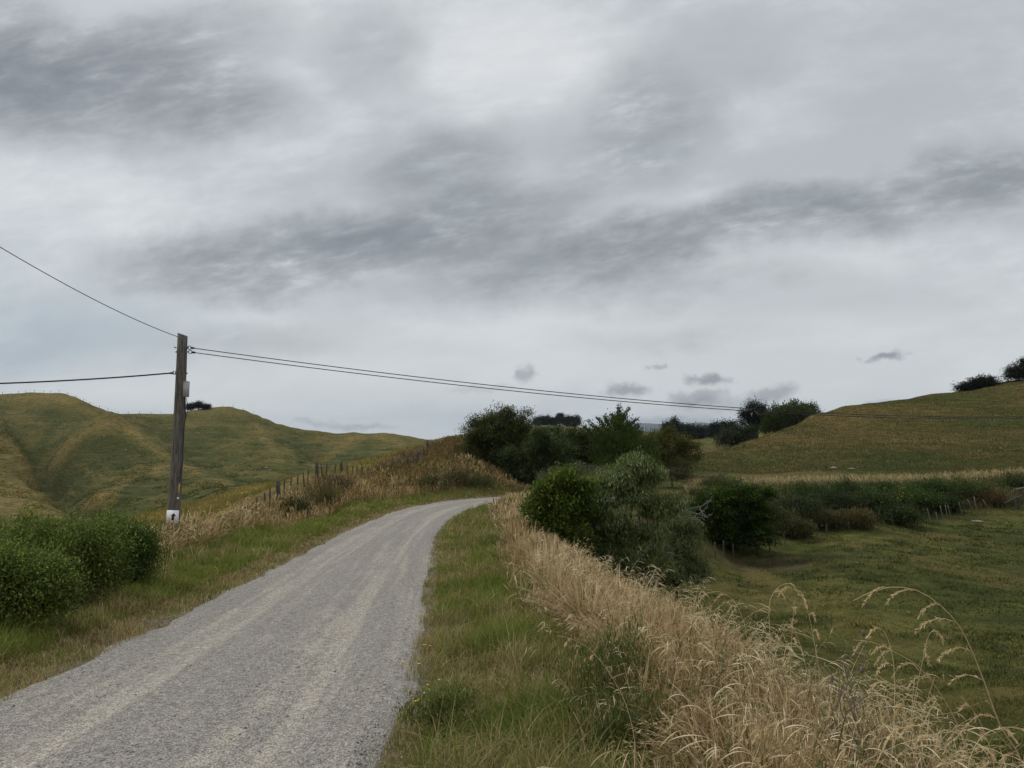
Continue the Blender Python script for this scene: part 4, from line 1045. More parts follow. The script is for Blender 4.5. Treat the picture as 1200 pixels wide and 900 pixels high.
V, F, c, _ = blades(b_, 0.08 + 0.16 * rng.random(n), lod(b_, 0.03, 0.6), 0.4 + 0.8 * rng.random(n), rng.random(n) * 6.28, 2, cc_); pcs.append((V, F, c))
b_ = scatter_px(110000, -120, 560, 125, 365); n = len(b_)
fa = fbm(b_[:, 0] / 5, b_[:, 1] / 5, 281, 3) + 0.5 * fbm(b_[:, 2] * 1.1, (b_[:, 0] + b_[:, 1]) / 14, 283, 2)
b_ = b_[(fa > 0.80) & (b_[:, 0] < -8)]; n = len(b_)
az_ = np.arctan2(b_[:, 0], b_[:, 1]); ii = np.clip(np.searchsorted(az_f, az_), 0, len(az_f) - 1); jj = np.clip(np.searchsorted(r_f, np.hypot(b_[:, 0], b_[:, 1])), 0, len(r_f) - 1)
gcl = gc[ii, jj] * rng.uniform(0.85, 1.2, (n, 1))
V, F, c, _ = blades(b_, 0.10 + 0.2 * rng.random(n), 0.25 + 0.3 * rng.random(n), 0.5 + 0.8 * rng.random(n), rng.random(n) * 6.28, 2, gcl); pcs.append((V, F, c))
field('hill_grass', pcs, M_DRY)
# short grazed grass of the paddock
pcs = []
b_ = scatter_px(80000, 640, 1300, 9, 70); s_, l_ = road_coords(b_[:, 0], b_[:, 1]); b_ = b_[(s_ > SE(l_) + 2.0) & (b_[:, 2] < -1.9)]
n = len(b_); f_ = fbm(b_[:, 0] / 1.5, b_[:, 1] / 1.5, 261, 3)
h = (0.04 + 0.42 * np.clip(f_ - 0.45, 0, 1) ** 1.2 * 1.6) * (0.6 + 0.8 * rng.random(n))
t = np.clip(fbm(b_[:, 0] / 5, b_[:, 1] / 5, 71, 4) * 1.8 - 0.5 + rng.normal(0, .2, n), 0, 1)
V, F, c, _ = blades(b_, h, lod(b_, 0.008, 0.8) * 1.2, 0.5 + 0.9 * rng.random(n), rng.random(n) * 6.28, 2, pick((0.068, 0.084, 0.020), (0.190, 0.170, 0.052), t)); pcs.append((V, F, c))
# darker rank tussocks
c_ = scatter_px(1500, 690, 1280, 11, 60); s_, l_ = road_coords(c_[:, 0], c_[:, 1]); c_ = c_[(s_ > SE(l_) + 2.5) & (c_[:, 2] < -1.9)]
c_ = c_[fbm(c_[:, 0] / 6, c_[:, 1] / 4, 263, 3) > 0.46]; n = len(c_)
b_ = np.repeat(c_, 34, 0); b_[:, :2] += rng.normal(0, 0.2, (len(b_), 2)) * np.array([1.5, 1.0]); b_[:, 2] = terrain(b_[:, 0], b_[:, 1]); n = len(b_)
V, F, c, _ = blades(b_, 0.08 + 0.2 * rng.random(n), lod(b_, 0.008, 0.7), 0.5 + 0.9 * rng.random(n), rng.random(n) * 6.28, 2, pick((0.038, 0.054, 0.014), (0.095, 0.108, 0.032), rng.random(n))); pcs.append((V, F, c))
# rank growth on the slope below the dry strip
L = Lsample(22000, 2.5, 44, 1.3); s = SE(L) + 0.7 + 2.8 * rng.random(len(L)); b_ = on_road(L, s); n = len(b_)
V, F, c, _ = blades(b_, 0.12 + 0.35 * rng.random(n), lod(b_, 0.007), 0.5 + 0.8 * rng.random(n), rng.random(n) * 6.28, 3, pick((0.05, 0.065, 0.016), (0.17, 0.15, 0.055), rng.random(n))); pcs.append((V, F, c))
field('paddock_grass', pcs, M_GRASS)

# loose stones on the gravel
n = 9000
L = Lsample(n, 2.2, 22, 1.5); s = rng.uniform(-1.75, 1.75, n); edge = rng.random(n) < 0.45; s[edge] = np.sign(s[edge]) * (1.4 + 0.75 * rng.random(edge.sum()) ** 1.4)
xy = along(L, s); zz_ = np.interp(L + L0, Ls, ZC) + 0.012 + 0.03 * (1 - (s / RH) ** 2) - 0.018 * np.exp(-((np.abs(s) - 0.78) / 0.22) ** 2) - 0.03 * smooth(1.5, 1.72, np.abs(s))
zz_ = np.where(np.abs(s) > 1.68, np.maximum(zz_, terrain(xy[:, 0], xy[:, 1]) + 0.004), zz_)
sz = 0.005 + 0.011 * rng.random(n) ** 3
ob = np.array([(1, 0, 0), (0, 1, 0), (-1, 0, 0), (0, -1, 0), (0.2, 0.1, 0.75), (0, 0, -0.6)], float)
of = np.array([(0, 1, 4), (1, 2, 4), (2, 3, 4), (3, 0, 4), (1, 0, 5), (2, 1, 5), (3, 2, 5), (0, 3, 5)])
an = rng.random(n) * 6.28; ca, sa = np.cos(an), np.sin(an)
Vp = ob[None] * (1 + 0.35 * rng.normal(0, 1, (n, 6, 1)).clip(-1, 1)) * sz[:, None, None]
Vp = np.stack([Vp[..., 0] * ca[:, None] - Vp[..., 1] * sa[:, None], Vp[..., 0] * sa[:, None] + Vp[..., 1] * ca[:, None], Vp[..., 2]], -1) + np.concatenate([xy, zz_[:, None]], 1)[:, None]
pcol = pick((0.13, 0.13, 0.135), (0.42, 0.40, 0.36), rng.random(n))
mp_, nt = new_mat('loose_stone'); out = N(nt, 'ShaderNodeOutputMaterial'); b = N(nt, 'ShaderNodeBsdfPrincipled', i_Roughness=0.9); at = N(nt, 'ShaderNodeAttribute', attribute_name='Col')
nt.links.new(at.outputs['Color'], b.inputs['Base Color']); nt.links.new(b.outputs[0], out.inputs['Surface'])
tag(link_mesh('loose_gravel', Vp.reshape(-1, 3), [((np.arange(n) * 6)[:, None, None] + of[None]).reshape(-1, 3)], mp_, col=np.repeat(pcol, 6, 0), shade=False), kind='stuff')

# ------------------------------------------------------------------ single plants in the foreground
def catmull(pts, n=24):
    return spline(np.asarray(pts, float), n)
def stalk(label, path, Y, sprays, r0=0.0028, seed=0, group='tall dry grass stalks at the bank edge'):
    """one arching flowering grass stem: path in photo pixels at distance Y (list per point allowed)"""
    rg = np.random.default_rng(seed)
    Ys = Y if isinstance(Y, (list, tuple)) else [Y] * len(path)
    pts = [P(a, b, y) for (a, b), y in zip(path, Ys)]
    g = pts[0].copy(); g[2] = tz(g[0], g[1]) - 0.02
    if pts[0][2] > g[2] + 0.1: pts = [g] + pts
    pp = catmull(pts, 30)
    o = thing('grass_stalk', label, 'grass stalk', pts[0], group)
    c1 = np.array((0.58, 0.46, 0.27)) * (0.85 + 0.3 * rg.random())
    V, F = tube(pp, np.linspace(r0, r0 * 0.35, 30), 5)
    link_mesh('stem', V, F, M_DRY, o, col=np.repeat(c1[None], len(V), 0))
    for t, ln, dx_ in sprays:
        i = t * 29; i0 = int(min(28, i)); p = pp[i0] + (pp[i0 + 1] - pp[i0]) * (i - i0)
        tg = unit(pp[i0 + 1] - pp[i0])
        m = 12; tt = np.linspace(0, 1, m)[:, None]
        side = np.array([dx_, rg.normal(0, .25), 0.0])
        b = p + tg * ln * 0.35 * tt + side * ln * 0.75 * tt ** 0.9 + np.array([0, 0, 1.0]) * ln * (0.25 * tt - 0.75 * tt ** 2)
        pcs_ = [tube(b, np.linspace(r0 * 0.4, r0 * 0.15, m), 4)]
        V, F = cat_geo(pcs_)
        k = int(26 + ln * 160)
        q = rg.random(k) ** 0.7; ii = np.clip(q * (m - 1), 0, m - 1.01); j0 = ii.astype(int)
        pos = b[j0] + (b[j0 + 1] - b[j0]) * (ii - j0)[:, None]
        ax = unit(b[j0 + 1] - b[j0]) + rg.normal(0, 0.32, (k, 3))
        LV, LF = leaves(pos, ax, rg.normal(0, 1, (k, 3)), 0.010 + 0.012 * rg.random(k), 0.0035)
        V = np.concatenate([V, LV]); F = [F[0], F[1]] if len(F) > 1 else [F[0]]
        nb = len(V) - len(LV)
        fq = [f for f in F if f.shape[1] == 4]; ft = [f for f in F if f.shape[1] == 3]
        fq = [np.concatenate(fq + [LF + nb])]
        link_mesh('seed_head', V, fq + ft, M_DRY, o, col=np.repeat((c1 * 1.08)[None], len(V), 0), shade=False)
    return o
stalk('largest dry grass stem arching high to the left at the right edge of the photo', [(1200, 905), (1172, 850), (1150, 790), (1128, 740), (1105, 712), (1075, 692), (1045, 688), (1018, 695), (1000, 704)], [2.8, 2.78, 2.75, 2.72, 2.7, 2.7, 2.7, 2.7, 2.7],
      [(0.90, 0.10, -.6), (0.82, 0.12, -.8), (0.76, 0.10, -.8), (0.70, 0.15, -.9), (0.62, 0.14, -.95), (0.55, 0.12, -.9), (0.46, 0.18, -.9), (0.36, 0.08, -.6), (0.33, 0.13, .5)], 0.0032, 1)
stalk('thin dry stem with hanging head crossing below the largest arching stem', [(1060, 900), (1068, 840), (1080, 780), (1088, 745), (1094, 738)], 3.0, [(0.97, 0.12, .15), (0.9, 0.1, -.2), (0.85, 0.1, .2)], 0.0022, 2)
stalk('long dry stem leaning left with a broad drooping head in the middle of the stalks', [(1135, 890), (1120, 845), (1100, 810), (1075, 780), (1050, 765), (1020, 752), (1000, 750)], 2.9, [(0.95, 0.08, -.6), (0.85, 0.10, -.7), (0.76, 0.13, -.6), (0.7, 0.12, -.7), (0.62, 0.12, -.6), (0.5, 0.1, -.5)], 0.0028, 3)
stalk('upright dry stem with several drooping tassels, left of the thin hanging one', [(1045, 900), (1048, 840), (1048, 790), (1045, 765), (1036, 740), (1022, 733)], 3.1, [(0.95, .08, -.5), (0.85, 0.1, -.7), (0.78, 0.12, -.8), (0.7, 0.14, -.9), (0.62, 0.12, .4)], 0.0025, 4)
stalk('dry stem bent right over, its head like a hook above the thicket', [(905, 850), (903, 790), (902, 740), (902, 705), (912, 688), (926, 684), (938, 698)], 3.9, [(0.97, .1, .3), (0.9, .1, .4), (0.82, .1, .4)], 0.0025, 5)
stalk('slender dry stem with a right drooping plume next to the hooked stem', [(965, 850), (960, 790), (952, 740), (946, 715), (936, 695), (920, 685)], 3.7, [(0.95, .1, -.4), (0.86, .1, .3), (0.8, .12, .4), (0.72, .12, .3)], 0.0025, 6)
stalk('straight dry stem with a narrow upright head among the stalks', [(925, 860), (926, 800), (928, 745), (931, 703)], 3.8, [(0.95, .07, .1), (0.88, .08, -.15), (0.8, .08, .15), (0.72, .08, -.2)], 0.0025, 7)
stalk('dry stem arching left with a small tassel over the paddock', [(880, 820), (878, 770), (872, 730), (860, 705), (842, 693), (822, 698)], 4.2, [(0.95, .09, -.6), (0.85, .1, -.6), (0.77, .1, -.5)], 0.0025, 8)
stalk('short dry stem with a drooping feathery head low at the right', [(1120, 905), (1110, 880), (1095, 858), (1070, 850), (1048, 857)], 2.7, [(0.95, .08, -.6), (0.85, .1, -.7), (0.75, .12, -.7), (0.6, .1, -.6)], 0.0026, 9)
stalk('curved dry stem hanging to the right above the bottom right corner', [(1135, 905), (1140, 880), (1155, 860), (1180, 852), (1200, 856)], 2.7, [(0.95, .09, .5), (0.85, .1, .5), (0.7, .12, .5), (0.5, .1, .3)], 0.0026, 10)
stalk('pale dry stem with a stiff bristly head right of centre in the stalks', [(1165, 900), (1158, 870), (1148, 845), (1138, 830), (1126, 816)], 2.8, [(0.92, .06, -.3), (0.85, .07, .2), (0.75, .07, -.2), (0.65, .08, .2), (0.5, .08, -.3)], 0.003, 11)
stalk('bent pale stem sprawling across the grass at the bottom of the photo', [(985, 905), (975, 870), (960, 850), (935, 842), (905, 850), (880, 862)], 3.0, [(0.95, .07, -.5), (0.85, .08, -.5), (0.7, .1, -.5), (0.55, .1, -.4)], 0.0028, 12)
stalk('dry stem with a loose arching head low in the centre of the dry grass', [(880, 905), (888, 880), (892, 862), (884, 848), (868, 850)], 2.9, [(0.95, .07, -.3), (0.8, .08, -.4), (0.65, .08, .3)], 0.0028, 13)
stalk('green tinged stem nodding left out of the verge beside the dark weed', [(745, 880), (735, 830), (715, 790), (690, 760), (668, 748), (652, 745)], 4.0, [(0.9, .06, -.4), (0.75, .06, -.3)], 0.0022, 14)

# grey dead thistle among the stalks
rg = np.random.default_rng(5)
bx, by = P(995, 505, 3.5)[:2]; bz = tz(bx, by)
o = thing('dead_thistle', 'brown dead thistle with branching stems and round burrs among the dry stalks', 'dead weed', (bx, by, bz))
pc = []
for k, (px, py) in enumerate(((1000, 765), (1012, 742), (985, 770), (1006, 785), (970, 790), (1018, 800), (990, 750))):
    a = np.array([bx + rg.normal(0, .03), by + rg.normal(0, .03), bz]); b = P(px, py, 3.5 + rg.normal(0, .08)); 
    twiggy(pc, a, b, 0.0045, rg, 5, 0.2, 2)
V, F = cat_geo(pc)
m_dead = rough_mat('dead_stem', (0.10, 0.08, 0.055), (0.22, 0.18, 0.13), 30, (1, 1, 1), 0.9, 0.2, 0.1)
link_mesh('stem', V, F, m_dead, o)
for px, py in ((1010, 785), (1001, 762), (1022, 800), (975, 795), (1012, 742)):
    c = P(px, py, 3.5); t_ = np.linspace(-1, 1, 7)[:, None]
    V, F = tube(c + np.array([0, 0, 1]) * t_ * 0.016, 0.009 * np.sqrt(np.clip(1 - t_[:, 0] ** 2, 0.03, 1)), 8); link_mesh('burr', V, F, m_dead, o)

# feathery dark weed at the border of the dry grass
for lab, spec, Y, sd in (('feathery dark green weed at the border of the verge and the dry grass', [(715, 800, 42, 40), (700, 830, 34, 34), (735, 775, 26, 26), (740, 820, 30, 40)], 5.2, 31),
                         ('green weed tuft in the lower right of the verge, by the bottom edge', [(735, 870, 36, 26), (765, 860, 26, 26), (710, 880, 30, 22)], 4.4, 32)):
    plant('feathery_weed', lab, 'weed', Y, spec, spec[0][0], 'green weeds in the verge', sd, 300, 14, leaf=0.06, asp=0.10, sig=0.075, c1=(0.046, 0.068, 0.016), c2=(0.135, 0.165, 0.042), style='up', gap=0.4, part='foliage', stem='stem', trunk_r=0.006)
# leafy mat with flowers at the gravel edge
plant('flowering_weed', 'low leafy green weed patch at the gravel edge with yellow flowers in it', 'weed', 5.3, [(515, 832, 26, 8), (495, 842, 24, 8), (540, 828, 24, 8), (520, 850, 30, 9)], 515, None, 34, 200, 10, leaf=0.035, asp=0.3, sig=0.05, c1=(0.06, 0.085, 0.022), c2=(0.16, 0.195, 0.055), style='up', part='foliage', stem='stem', trunk_r=0.005)
m_yel = rough_mat('yellow_petal', (0.72, 0.50, 0.02), (0.85, 0.62, 0.04), 30, (1, 1, 1), 0.7, 0.0)
m_wht = rough_mat('white_petal', (0.70, 0.70, 0.66), (0.8, 0.8, 0.76), 30, (1, 1, 1), 0.7, 0.0)
m_stm = rough_mat('flower_stem', (0.06, 0.10, 0.03), (0.09, 0.13, 0.04), 30, (1, 1, 1), 0.8, 0.0)
def flower(name, label, px, py, Y, size, mp, group, seed):
    rg = np.random.default_rng(seed)
    h = P(px, py, Y); g = tz(h[0], h[1]); 
    if h[2] < g + 0.06: h[2] = g + 0.06
    o = thing(name, label, 'flower', (h[0], h[1], g), group)
    V, F = tube(catmull([(h[0] + .01, h[1], g - .01), (h[0] - .006, h[1] + .004, (g + h[2]) / 2), h], 8), 0.0018, 5)
    link_mesh('stem', V, F, m_stm, o)
    k = 11; an = np.arange(k) * 6.283 / k
    dirs = np.stack([np.cos(an), np.sin(an), np.full(k, 0.35)], -1)
    V, Fq = leaves(np.repeat(h[None], k, 0), dirs, np.repeat(np.array([[0, -0.3, 1.0]]), k, 0), size, size * 0.5)
    dv, df = tube(np.array([h + (0, 0, -.002), h + (0, 0, .006)]), [size * .3, size * .22], 8)
    link_mesh('petal_ring', V, [Fq], mp, o, shade=False); link_mesh('disc', dv, df, mp, o)
FL = [(497, 756), (504, 757), (477, 762), (472, 776), (525, 798), (536, 803), (501, 803), (502, 808), (513, 816), (487, 822), (491, 820), (478, 826), (532, 818), (514, 838), (513, 847), (516, 849), (534, 806), (530, 832)]
for i, (px, py) in enumerate(FL):
    pl_ = ('upper pair left of the others' if i < 2 else 'at the gravel edge' if i < 4 else 'in the leafy weed patch' if i < 13 else 'lowest in the verge')
    Yf = 1.7 / ((py - 505) / 900 - 0.078) * 0.965
    flower('yellow_flower', 'small yellow wildflower %s beside the gravel road' % pl_, px, py, Yf, 0.013 + 0.006 * (i % 3 == 0), m_yel, 'yellow wildflowers in the verge', i)
for i, (px, py, lab) in enumerate(((491, 778, 'white clover like flower above the leafy weed patch, nearest the road'), (515, 797, 'white flower beside the yellow ones in the weed patch'), (497, 812, 'pale flower low in the weed patch'))):
    flower('white_flower', lab, px, py, 1.7 / ((py - 505) / 900 - 0.078) * 0.965, 0.016, m_wht, 'white wildflowers in the verge', 40 + i)

# ------------------------------------------------------------------ utility pole and its lines
PY = 22.0
pb_, pt_ = P(201, 655, PY), P(214, 392, PY)
pb_[2] = tz(pb_[0], pb_[1]) - 0.3; pb_[0] = P(200.2, 655, PY)[0]
pole = thing('utility_pole', 'weathered timber utility pole leaning slightly beside the gravel road', 'utility pole', (pb_[0], PY, tz(pb_[0], PY)))
axp = unit(pt_ - pb_); Lp = np.linalg.norm(pt_ - pb_)
def on_pole(px, py, side=0.0, front=0.0):
    v = P(px, py, PY); t = (v[2] - pb_[2]) / axp[2]
    return pb_ + axp * t
rad_at = lambda z: np.interp(z, [pb_[2], pt_[2]], [0.185, 0.135])
tt = np.linspace(0, 1, 14)[:, None]
pts = pb_ + (pt_ - pb_) * tt; pts[:, 0] += 0.03 * np.sin(tt[:, 0] * 3.1)
V, F = tube(pts, np.linspace(0.185, 0.135, 14), 20)
V[-1, 2] += 0.0; topm = V[:, 2] > pt_[2] - 0.05
V[topm, 2] -= (V[topm, 0] - pt_[0]) * 0.35       # sawn slanting top
link_mesh('shaft', V, F, M_POLE, pole)
def facing(c, r, yaw):
    """point on the pole surface at the camera side turned by yaw (right +)"""
    return np.array([c[0] + r * math.sin(yaw), c[1] - r * math.cos(yaw), c[2]]), np.array([[math.cos(yaw), math.sin(yaw), 0], [-math.sin(yaw), math.cos(yaw), 0], [0, 0, 1.0]])
# sign board with arrow
c = on_pole(202, 605.5); q, ax = facing(c, rad_at(c[2]) + 0.012, 0.05)
q = P(202.3, 605.5, PY - rad_at(c[2]) - 0.02)
ux = np.array([1.0, 0.02, 0.0]); uz = unit(axp); ux = unit(ux - uz * (ux @ uz)); uy = np.cross(uz, ux); axs = np.stack([ux, uy, uz])
SW, SH = 0.335, 0.36
V, F = box(q, (SW, 0.016, SH), axs); sg = link_mesh('sign_board', V, F, M_WHITE, pole, shade=False)
sg['label'] = 'white board with black upright arrow'
k = 0.30
out2 = [(-0.10, -0.52), (0.16, -0.52), (0.19, 0.10), (0.36, 0.10), (0.10, 0.56), (-0.22, 0.10), (-0.06, 0.10)]
sl = math.radians(6)
def sg_pt(a, b, d): return q + ux * (a * k * 0.9 + b * 0.012) + uz * (b * k * 0.62) - uy * (d)
Va = np.array([sg_pt(a, b, 0.0105) for a, b in out2] + [sg_pt(a, b, 0.007) for a, b in out2]); m = len(out2)
tri = [(0, 1, 2), (0, 2, 6), (3, 4, 5), (6, 2, 3), (5, 6, 3)]
Ft = np.array(tri); Fq = np.array([(i, i + m, (i + 1) % m + m, (i + 1) % m) for i in range(m)])
link_mesh('arrow', Va, [Ft, Fq], M_BLACK, sg, shade=False)
for sx_, sz_ in ((-1, 1), (1, 1), (-1, -1), (1, -1)):
    pass
# yellow marker strip and reflector
q2 = P(209.3, 573, PY - 0.09); V, F = box(q2, (0.055, 0.02, 0.27), axs, 0.008); link_mesh('marker_strip', V, F, M_YELLOW, pole, shade=False)
q3 = P(208.6, 583.8, PY - 0.12); V, F = tube(np.array([q3, q3 + (0, -0.015, 0)]), 0.03, 10); link_mesh('reflector', V, F, M_WHITE, pole)
# junction box and its conduit
q4 = P(218.2, 456.5, PY - 0.02); V, F = box(q4, (0.13, 0.16, 0.43), axs, 0.012); jb = link_mesh('junction_box', V, F, M_BOX, pole, shade=False)
V, F = box(P(218.2, 448.0, PY - 0.02) + np.array([0, 0, 0.02]), (0.145, 0.175, 0.02), axs, 0.012); link_mesh('lid', V, F, M_BOX, jb, shade=False)
pth = catmull([P(217, 466, PY - .02), P(217, 480, PY - .08), P(217.5, 488, PY - .09), P(215.8, 500, PY - .12), P(213.5, 540, PY - .16), P(210.5, 565, PY - .17)], 30)
V, F = tube(pth, 0.016, 6); link_mesh('conduit', V, F, M_WIRE, pole)
pth = catmull([P(218.5, 466, PY - .05), P(219.5, 477, PY - .1), P(219, 486, PY - .1), P(216.5, 489, PY - .12)], 16)
V, F = tube(pth, 0.008, 6); link_mesh('loop_cable', V, F, M_WIRE, pole)
def bolt(pxa, pxb, py, nm, r=0.011):
    a = P(pxa, py, PY); b = P(pxb, py, PY)
    V, F = cat_geo([tube(np.array([a, b]), r, 6), tube(np.array([a, a + (0.02, 0, 0)]), r * 2.2, 8), tube(np.array([b - (0.02, 0, 0), b]), r * 2.2, 8)])
    return link_mesh(nm, V, F, M_STEEL, pole)
bolt(204.5, 221, 407.2, 'bolt'); bolt(206, 221, 412.4, 'bolt'); bolt(205, 219.5, 437.4, 'bolt')
def eye(px, py, r=0.05):
    c = P(px, py, PY); an = np.linspace(0, 6.283, 17); p = c + np.stack([np.cos(an) * r, np.zeros(17), np.sin(an) * r], -1)
    V, F = tube(p, 0.012, 6, False); return link_mesh('eye_bolt', V, F, M_STEEL, pole)
eye(222.0, 407.4); eye(223.0, 412.4); eye(204.2, 436.8)
def insul(px, py, tox, toy):
    a = P(px, py, PY); b = P(tox, toy, PY); t_ = np.linspace(0, 1, 9)[:, None]
    V, F = tube(a + (b - a) * t_, [0.02, 0.035, 0.022, 0.035, 0.022, 0.035, 0.022, 0.03, 0.015], 10)
    return link_mesh('insulator', V, F, M_WIRE, pole)
insul(223.5, 407.6, 228, 408.1); insul(224.5, 412.7, 229, 413.3); insul(203.5, 437.0, 198.5, 437.4)
def wire(label, pix, rad, n=60, mat=M_WIRE, group='lines on the utility pole', name='overhead_line'):
    pts = np.array([P(*p) for p in pix]); pp = catmull(pts, n)
    V, F = tube(pp, rad, 6)
    o = link_mesh(name, V, F, mat, origin=pp[0]); tag(o, label, 'power line', group); return o
# span to the right: hangs from the pole and passes in front of the grassy hill
def span(a, b, sag, n=70, ):
    A_, B_ = P(*a), P(*b); t_ = np.linspace(0, 1, n)[:, None]
    p = A_ + (B_ - A_) * t_; p[:, 2] -= sag * 4 * (t_[:, 0] * (1 - t_[:, 0])); return p
def span_obj(label, p, rad):
    V, F = tube(p, rad, 6); o = link_mesh('overhead_line', V, F, M_WIRE, origin=p[0]); return tag(o, label, 'power line', 'lines on the utility pole')
span_obj('upper of the two black lines running right from the pole to the hill', span((227, 408, PY), (1420, 472, 50), 1.4), np.linspace(0.013, 0.024, 70))
span_obj('lower of the two black lines running right from the pole to the hill', span((228, 413.2, PY), (1420, 473, 50), 1.4), np.linspace(0.013, 0.024, 70))
span_obj('thin line rising from the pole top to the upper left edge of the photo', span((208, 394.5, PY), (-190, 170, 9.5), 0.22), np.linspace(0.010, 0.006, 70))
span_obj('thick twisted black cable running left from the pole below the top', span((199, 437.3, PY), (-260, 452, 16), 0.12), np.linspace(0.024, 0.018, 70))

# ------------------------------------------------------------------ fences
def post_geo(foot, top, r, sides=7, rg=rng):
    p = np.linspace(0, 1, 5)[:, None]; pts = np.asarray(foot) + (np.asarray(top) - np.asarray(foot)) * p
    V, F = tube(pts, r * np.array([1.05, 1, 1, .98, .95]), sides)
    return V, F
FENCE = [(285, 595, 607, 29.5, 1), (292, 588, 606, 30, 0), (300, 583, 604, 31, 0), (309, 577, 602, 32, 0), (317, 572, 600, 33, 0), (325, 563.5, 592, 34, 1), (334, 561, 588, 35.5, 0), (341, 560, 583, 37, 0), (348, 556, 580, 38, 0), (355, 553.5, 576, 39, 0), (362, 548, 568, 40, 0),
         (369, 541.5, 566, 41, 1), (376, 543, 562, 42.5, 0), (384, 543, 562, 43.5, 0), (392, 543, 561, 44.5, 0), (400, 541, 560, 46, 1), (407, 543, 559, 47, 0), (413, 545, 558, 48, 0), (419, 546, 558, 49, 0), (425, 547, 557.5, 50, 1), (432, 547, 557, 51, 0), (440, 545, 555, 52, 0), (449, 543, 554, 53.5, 0), (458, 541, 552, 55, 0),
         (468, 537, 551, 56, 0), (477, 536, 550, 57, 1), (484, 532, 548, 58, 0), (490, 529, 545, 59, 1), (496, 524, 538, 60, 0), (501, 516, 530, 61, 1)]
fp = P(FENCE[0][0], 600, FENCE[0][3]); fence = thing('wire_fence', 'old post and batten wire fence climbing the bank left of the road', 'fence', (fp[0], fp[1], tz(fp[0], fp[1])))
tops = []
for px, pyt, pyb, Y, strong in FENCE:
    hy = hit(px, pyb - 1.5, 15, 75)
    if hy: Y = min(max(hy, Y * 0.86), Y * 1.1)
    t_ = P(px + rng.normal(0, .6), pyt, Y); f_ = np.array([t_[0] + rng.normal(0, .05), Y, min(tz(t_[0], Y) - 0.1, P(px, pyb, Y)[2])])
    if t_[2] - f_[2] > 1.9: f_[2] = t_[2] - 1.9
    V, F = post_geo(f_, t_, 0.10 if strong else 0.038)
    link_mesh('post' if strong else 'batten', V, F, M_POST, fence)
    tops.append(t_)
tops = np.array(tops)
for dz_ in (0.12, 0.36, 0.6, 0.84):
    V, F = tube(tops - np.array([0, 0.08, dz_]), 0.006, 4); link_mesh('wire', V, F, M_STEEL, fence)
# fence on the skyline of the left hills
fx = [(4, 0), (23, 0), (31, 0), (41, 0), (52, 0), (60, 0), (70, 0), (80, 0), (90, 0), (99, 0), (107, 0), (118, 0), (128, 0), (140, 0), (152, 0), (165, 0), (178, 0), (190, 0), (262, 0), (274, 0), (286, 0), (298, 0)]
p0 = P(31, 466, 331); rfence = thing('ridge_fence', 'faint line of fence posts along the skyline of the left hills', 'fence', (p0[0], p0[1], tz(p0[0], p0[1])))
tp = []
for px, _ in fx:
    Yr = np.interp(px, [0, 72, 112, 150, 200, 300], [330, 330, 327, 340, 350, 350]); xr = (px - 600) / 900 * Yr * 1.003
    cand = np.linspace(Yr - 8, Yr + 14, 23); zc_ = terrain((px - 600) / 900 * 1.003 * cand, cand); j = np.argmax((zc_ - EYE) / cand); Yr = cand[j]; xr = (px - 600) / 900 * 1.003 * Yr
    g = tz(xr, Yr); hh = 1.15 + rng.normal(0, .2); V, F = post_geo((xr, Yr, g - .3), (xr + rng.normal(0, .1), Yr, g + hh), 0.075, 5); link_mesh('post', V, F, M_POST, rfence); tp.append((xr, Yr, g + hh - .2))
V, F = tube(np.array(tp[:18]), 0.02, 4); link_mesh('wire', V, F, M_STEEL, rfence)
# leaning stakes below the yellow-flowered bush
ST = [(1062, 590, 603, 61, 6), (1070, 601, 612, 60, 4), (1082, 596, 611, 60, 3), (1092, 600, 610, 60, 1), (1097, 593, 609, 60.5, 3), (1103, 592, 608.5, 61, 2), (1106, 592, 608, 61, 3), (1119, 588, 604, 62, 3), (1129, 585, 600, 62.5, 8), (1137, 582, 598, 63, 2), (1147, 586, 603, 61.5, 12), (1174, 584, 594, 65, 0),
      (835, 634, 652, 44, 0), (845, 632, 652, 44, 0), (856, 636, 654, 44, 0), (884, 630, 650, 45, 0), (898, 625, 646, 46, 0), (905, 628, 641, 47, 0), (915, 625, 638, 48, 1), (940, 618, 632, 50, 0), (965, 614, 628, 52, -1), (990, 612, 624, 54, 1), (1015, 609, 620, 56, 1), (1040, 606, 616, 58, 3)]
p0 = P(1100, 608, 60.5); sfence = thing('stake_fence', 'broken fence of thin pale stakes leaning along the edge of the paddock', 'fence', (p0[0], p0[1], tz(p0[0], p0[1])))
for px, pyt, pyb, Y, ln in ST:
    hy = hit(px + ln, pyb, 30, 90)
    if hy: Y = min(max(hy, Y - 8), Y + 8)
    x_ = (px + ln - 600) / 900 * Y * 1.003; g = tz(x_, Y); H = PX(pyb - pyt) * Y
    t_ = np.array([x_ - PX(ln) * Y, Y + 0.1, g + H]); V, F = post_geo((x_, Y, g - .15), t_, 0.035, 5); link_mesh('stake', V, F, M_STAKE if px > 1060 else M_POST, sfence)
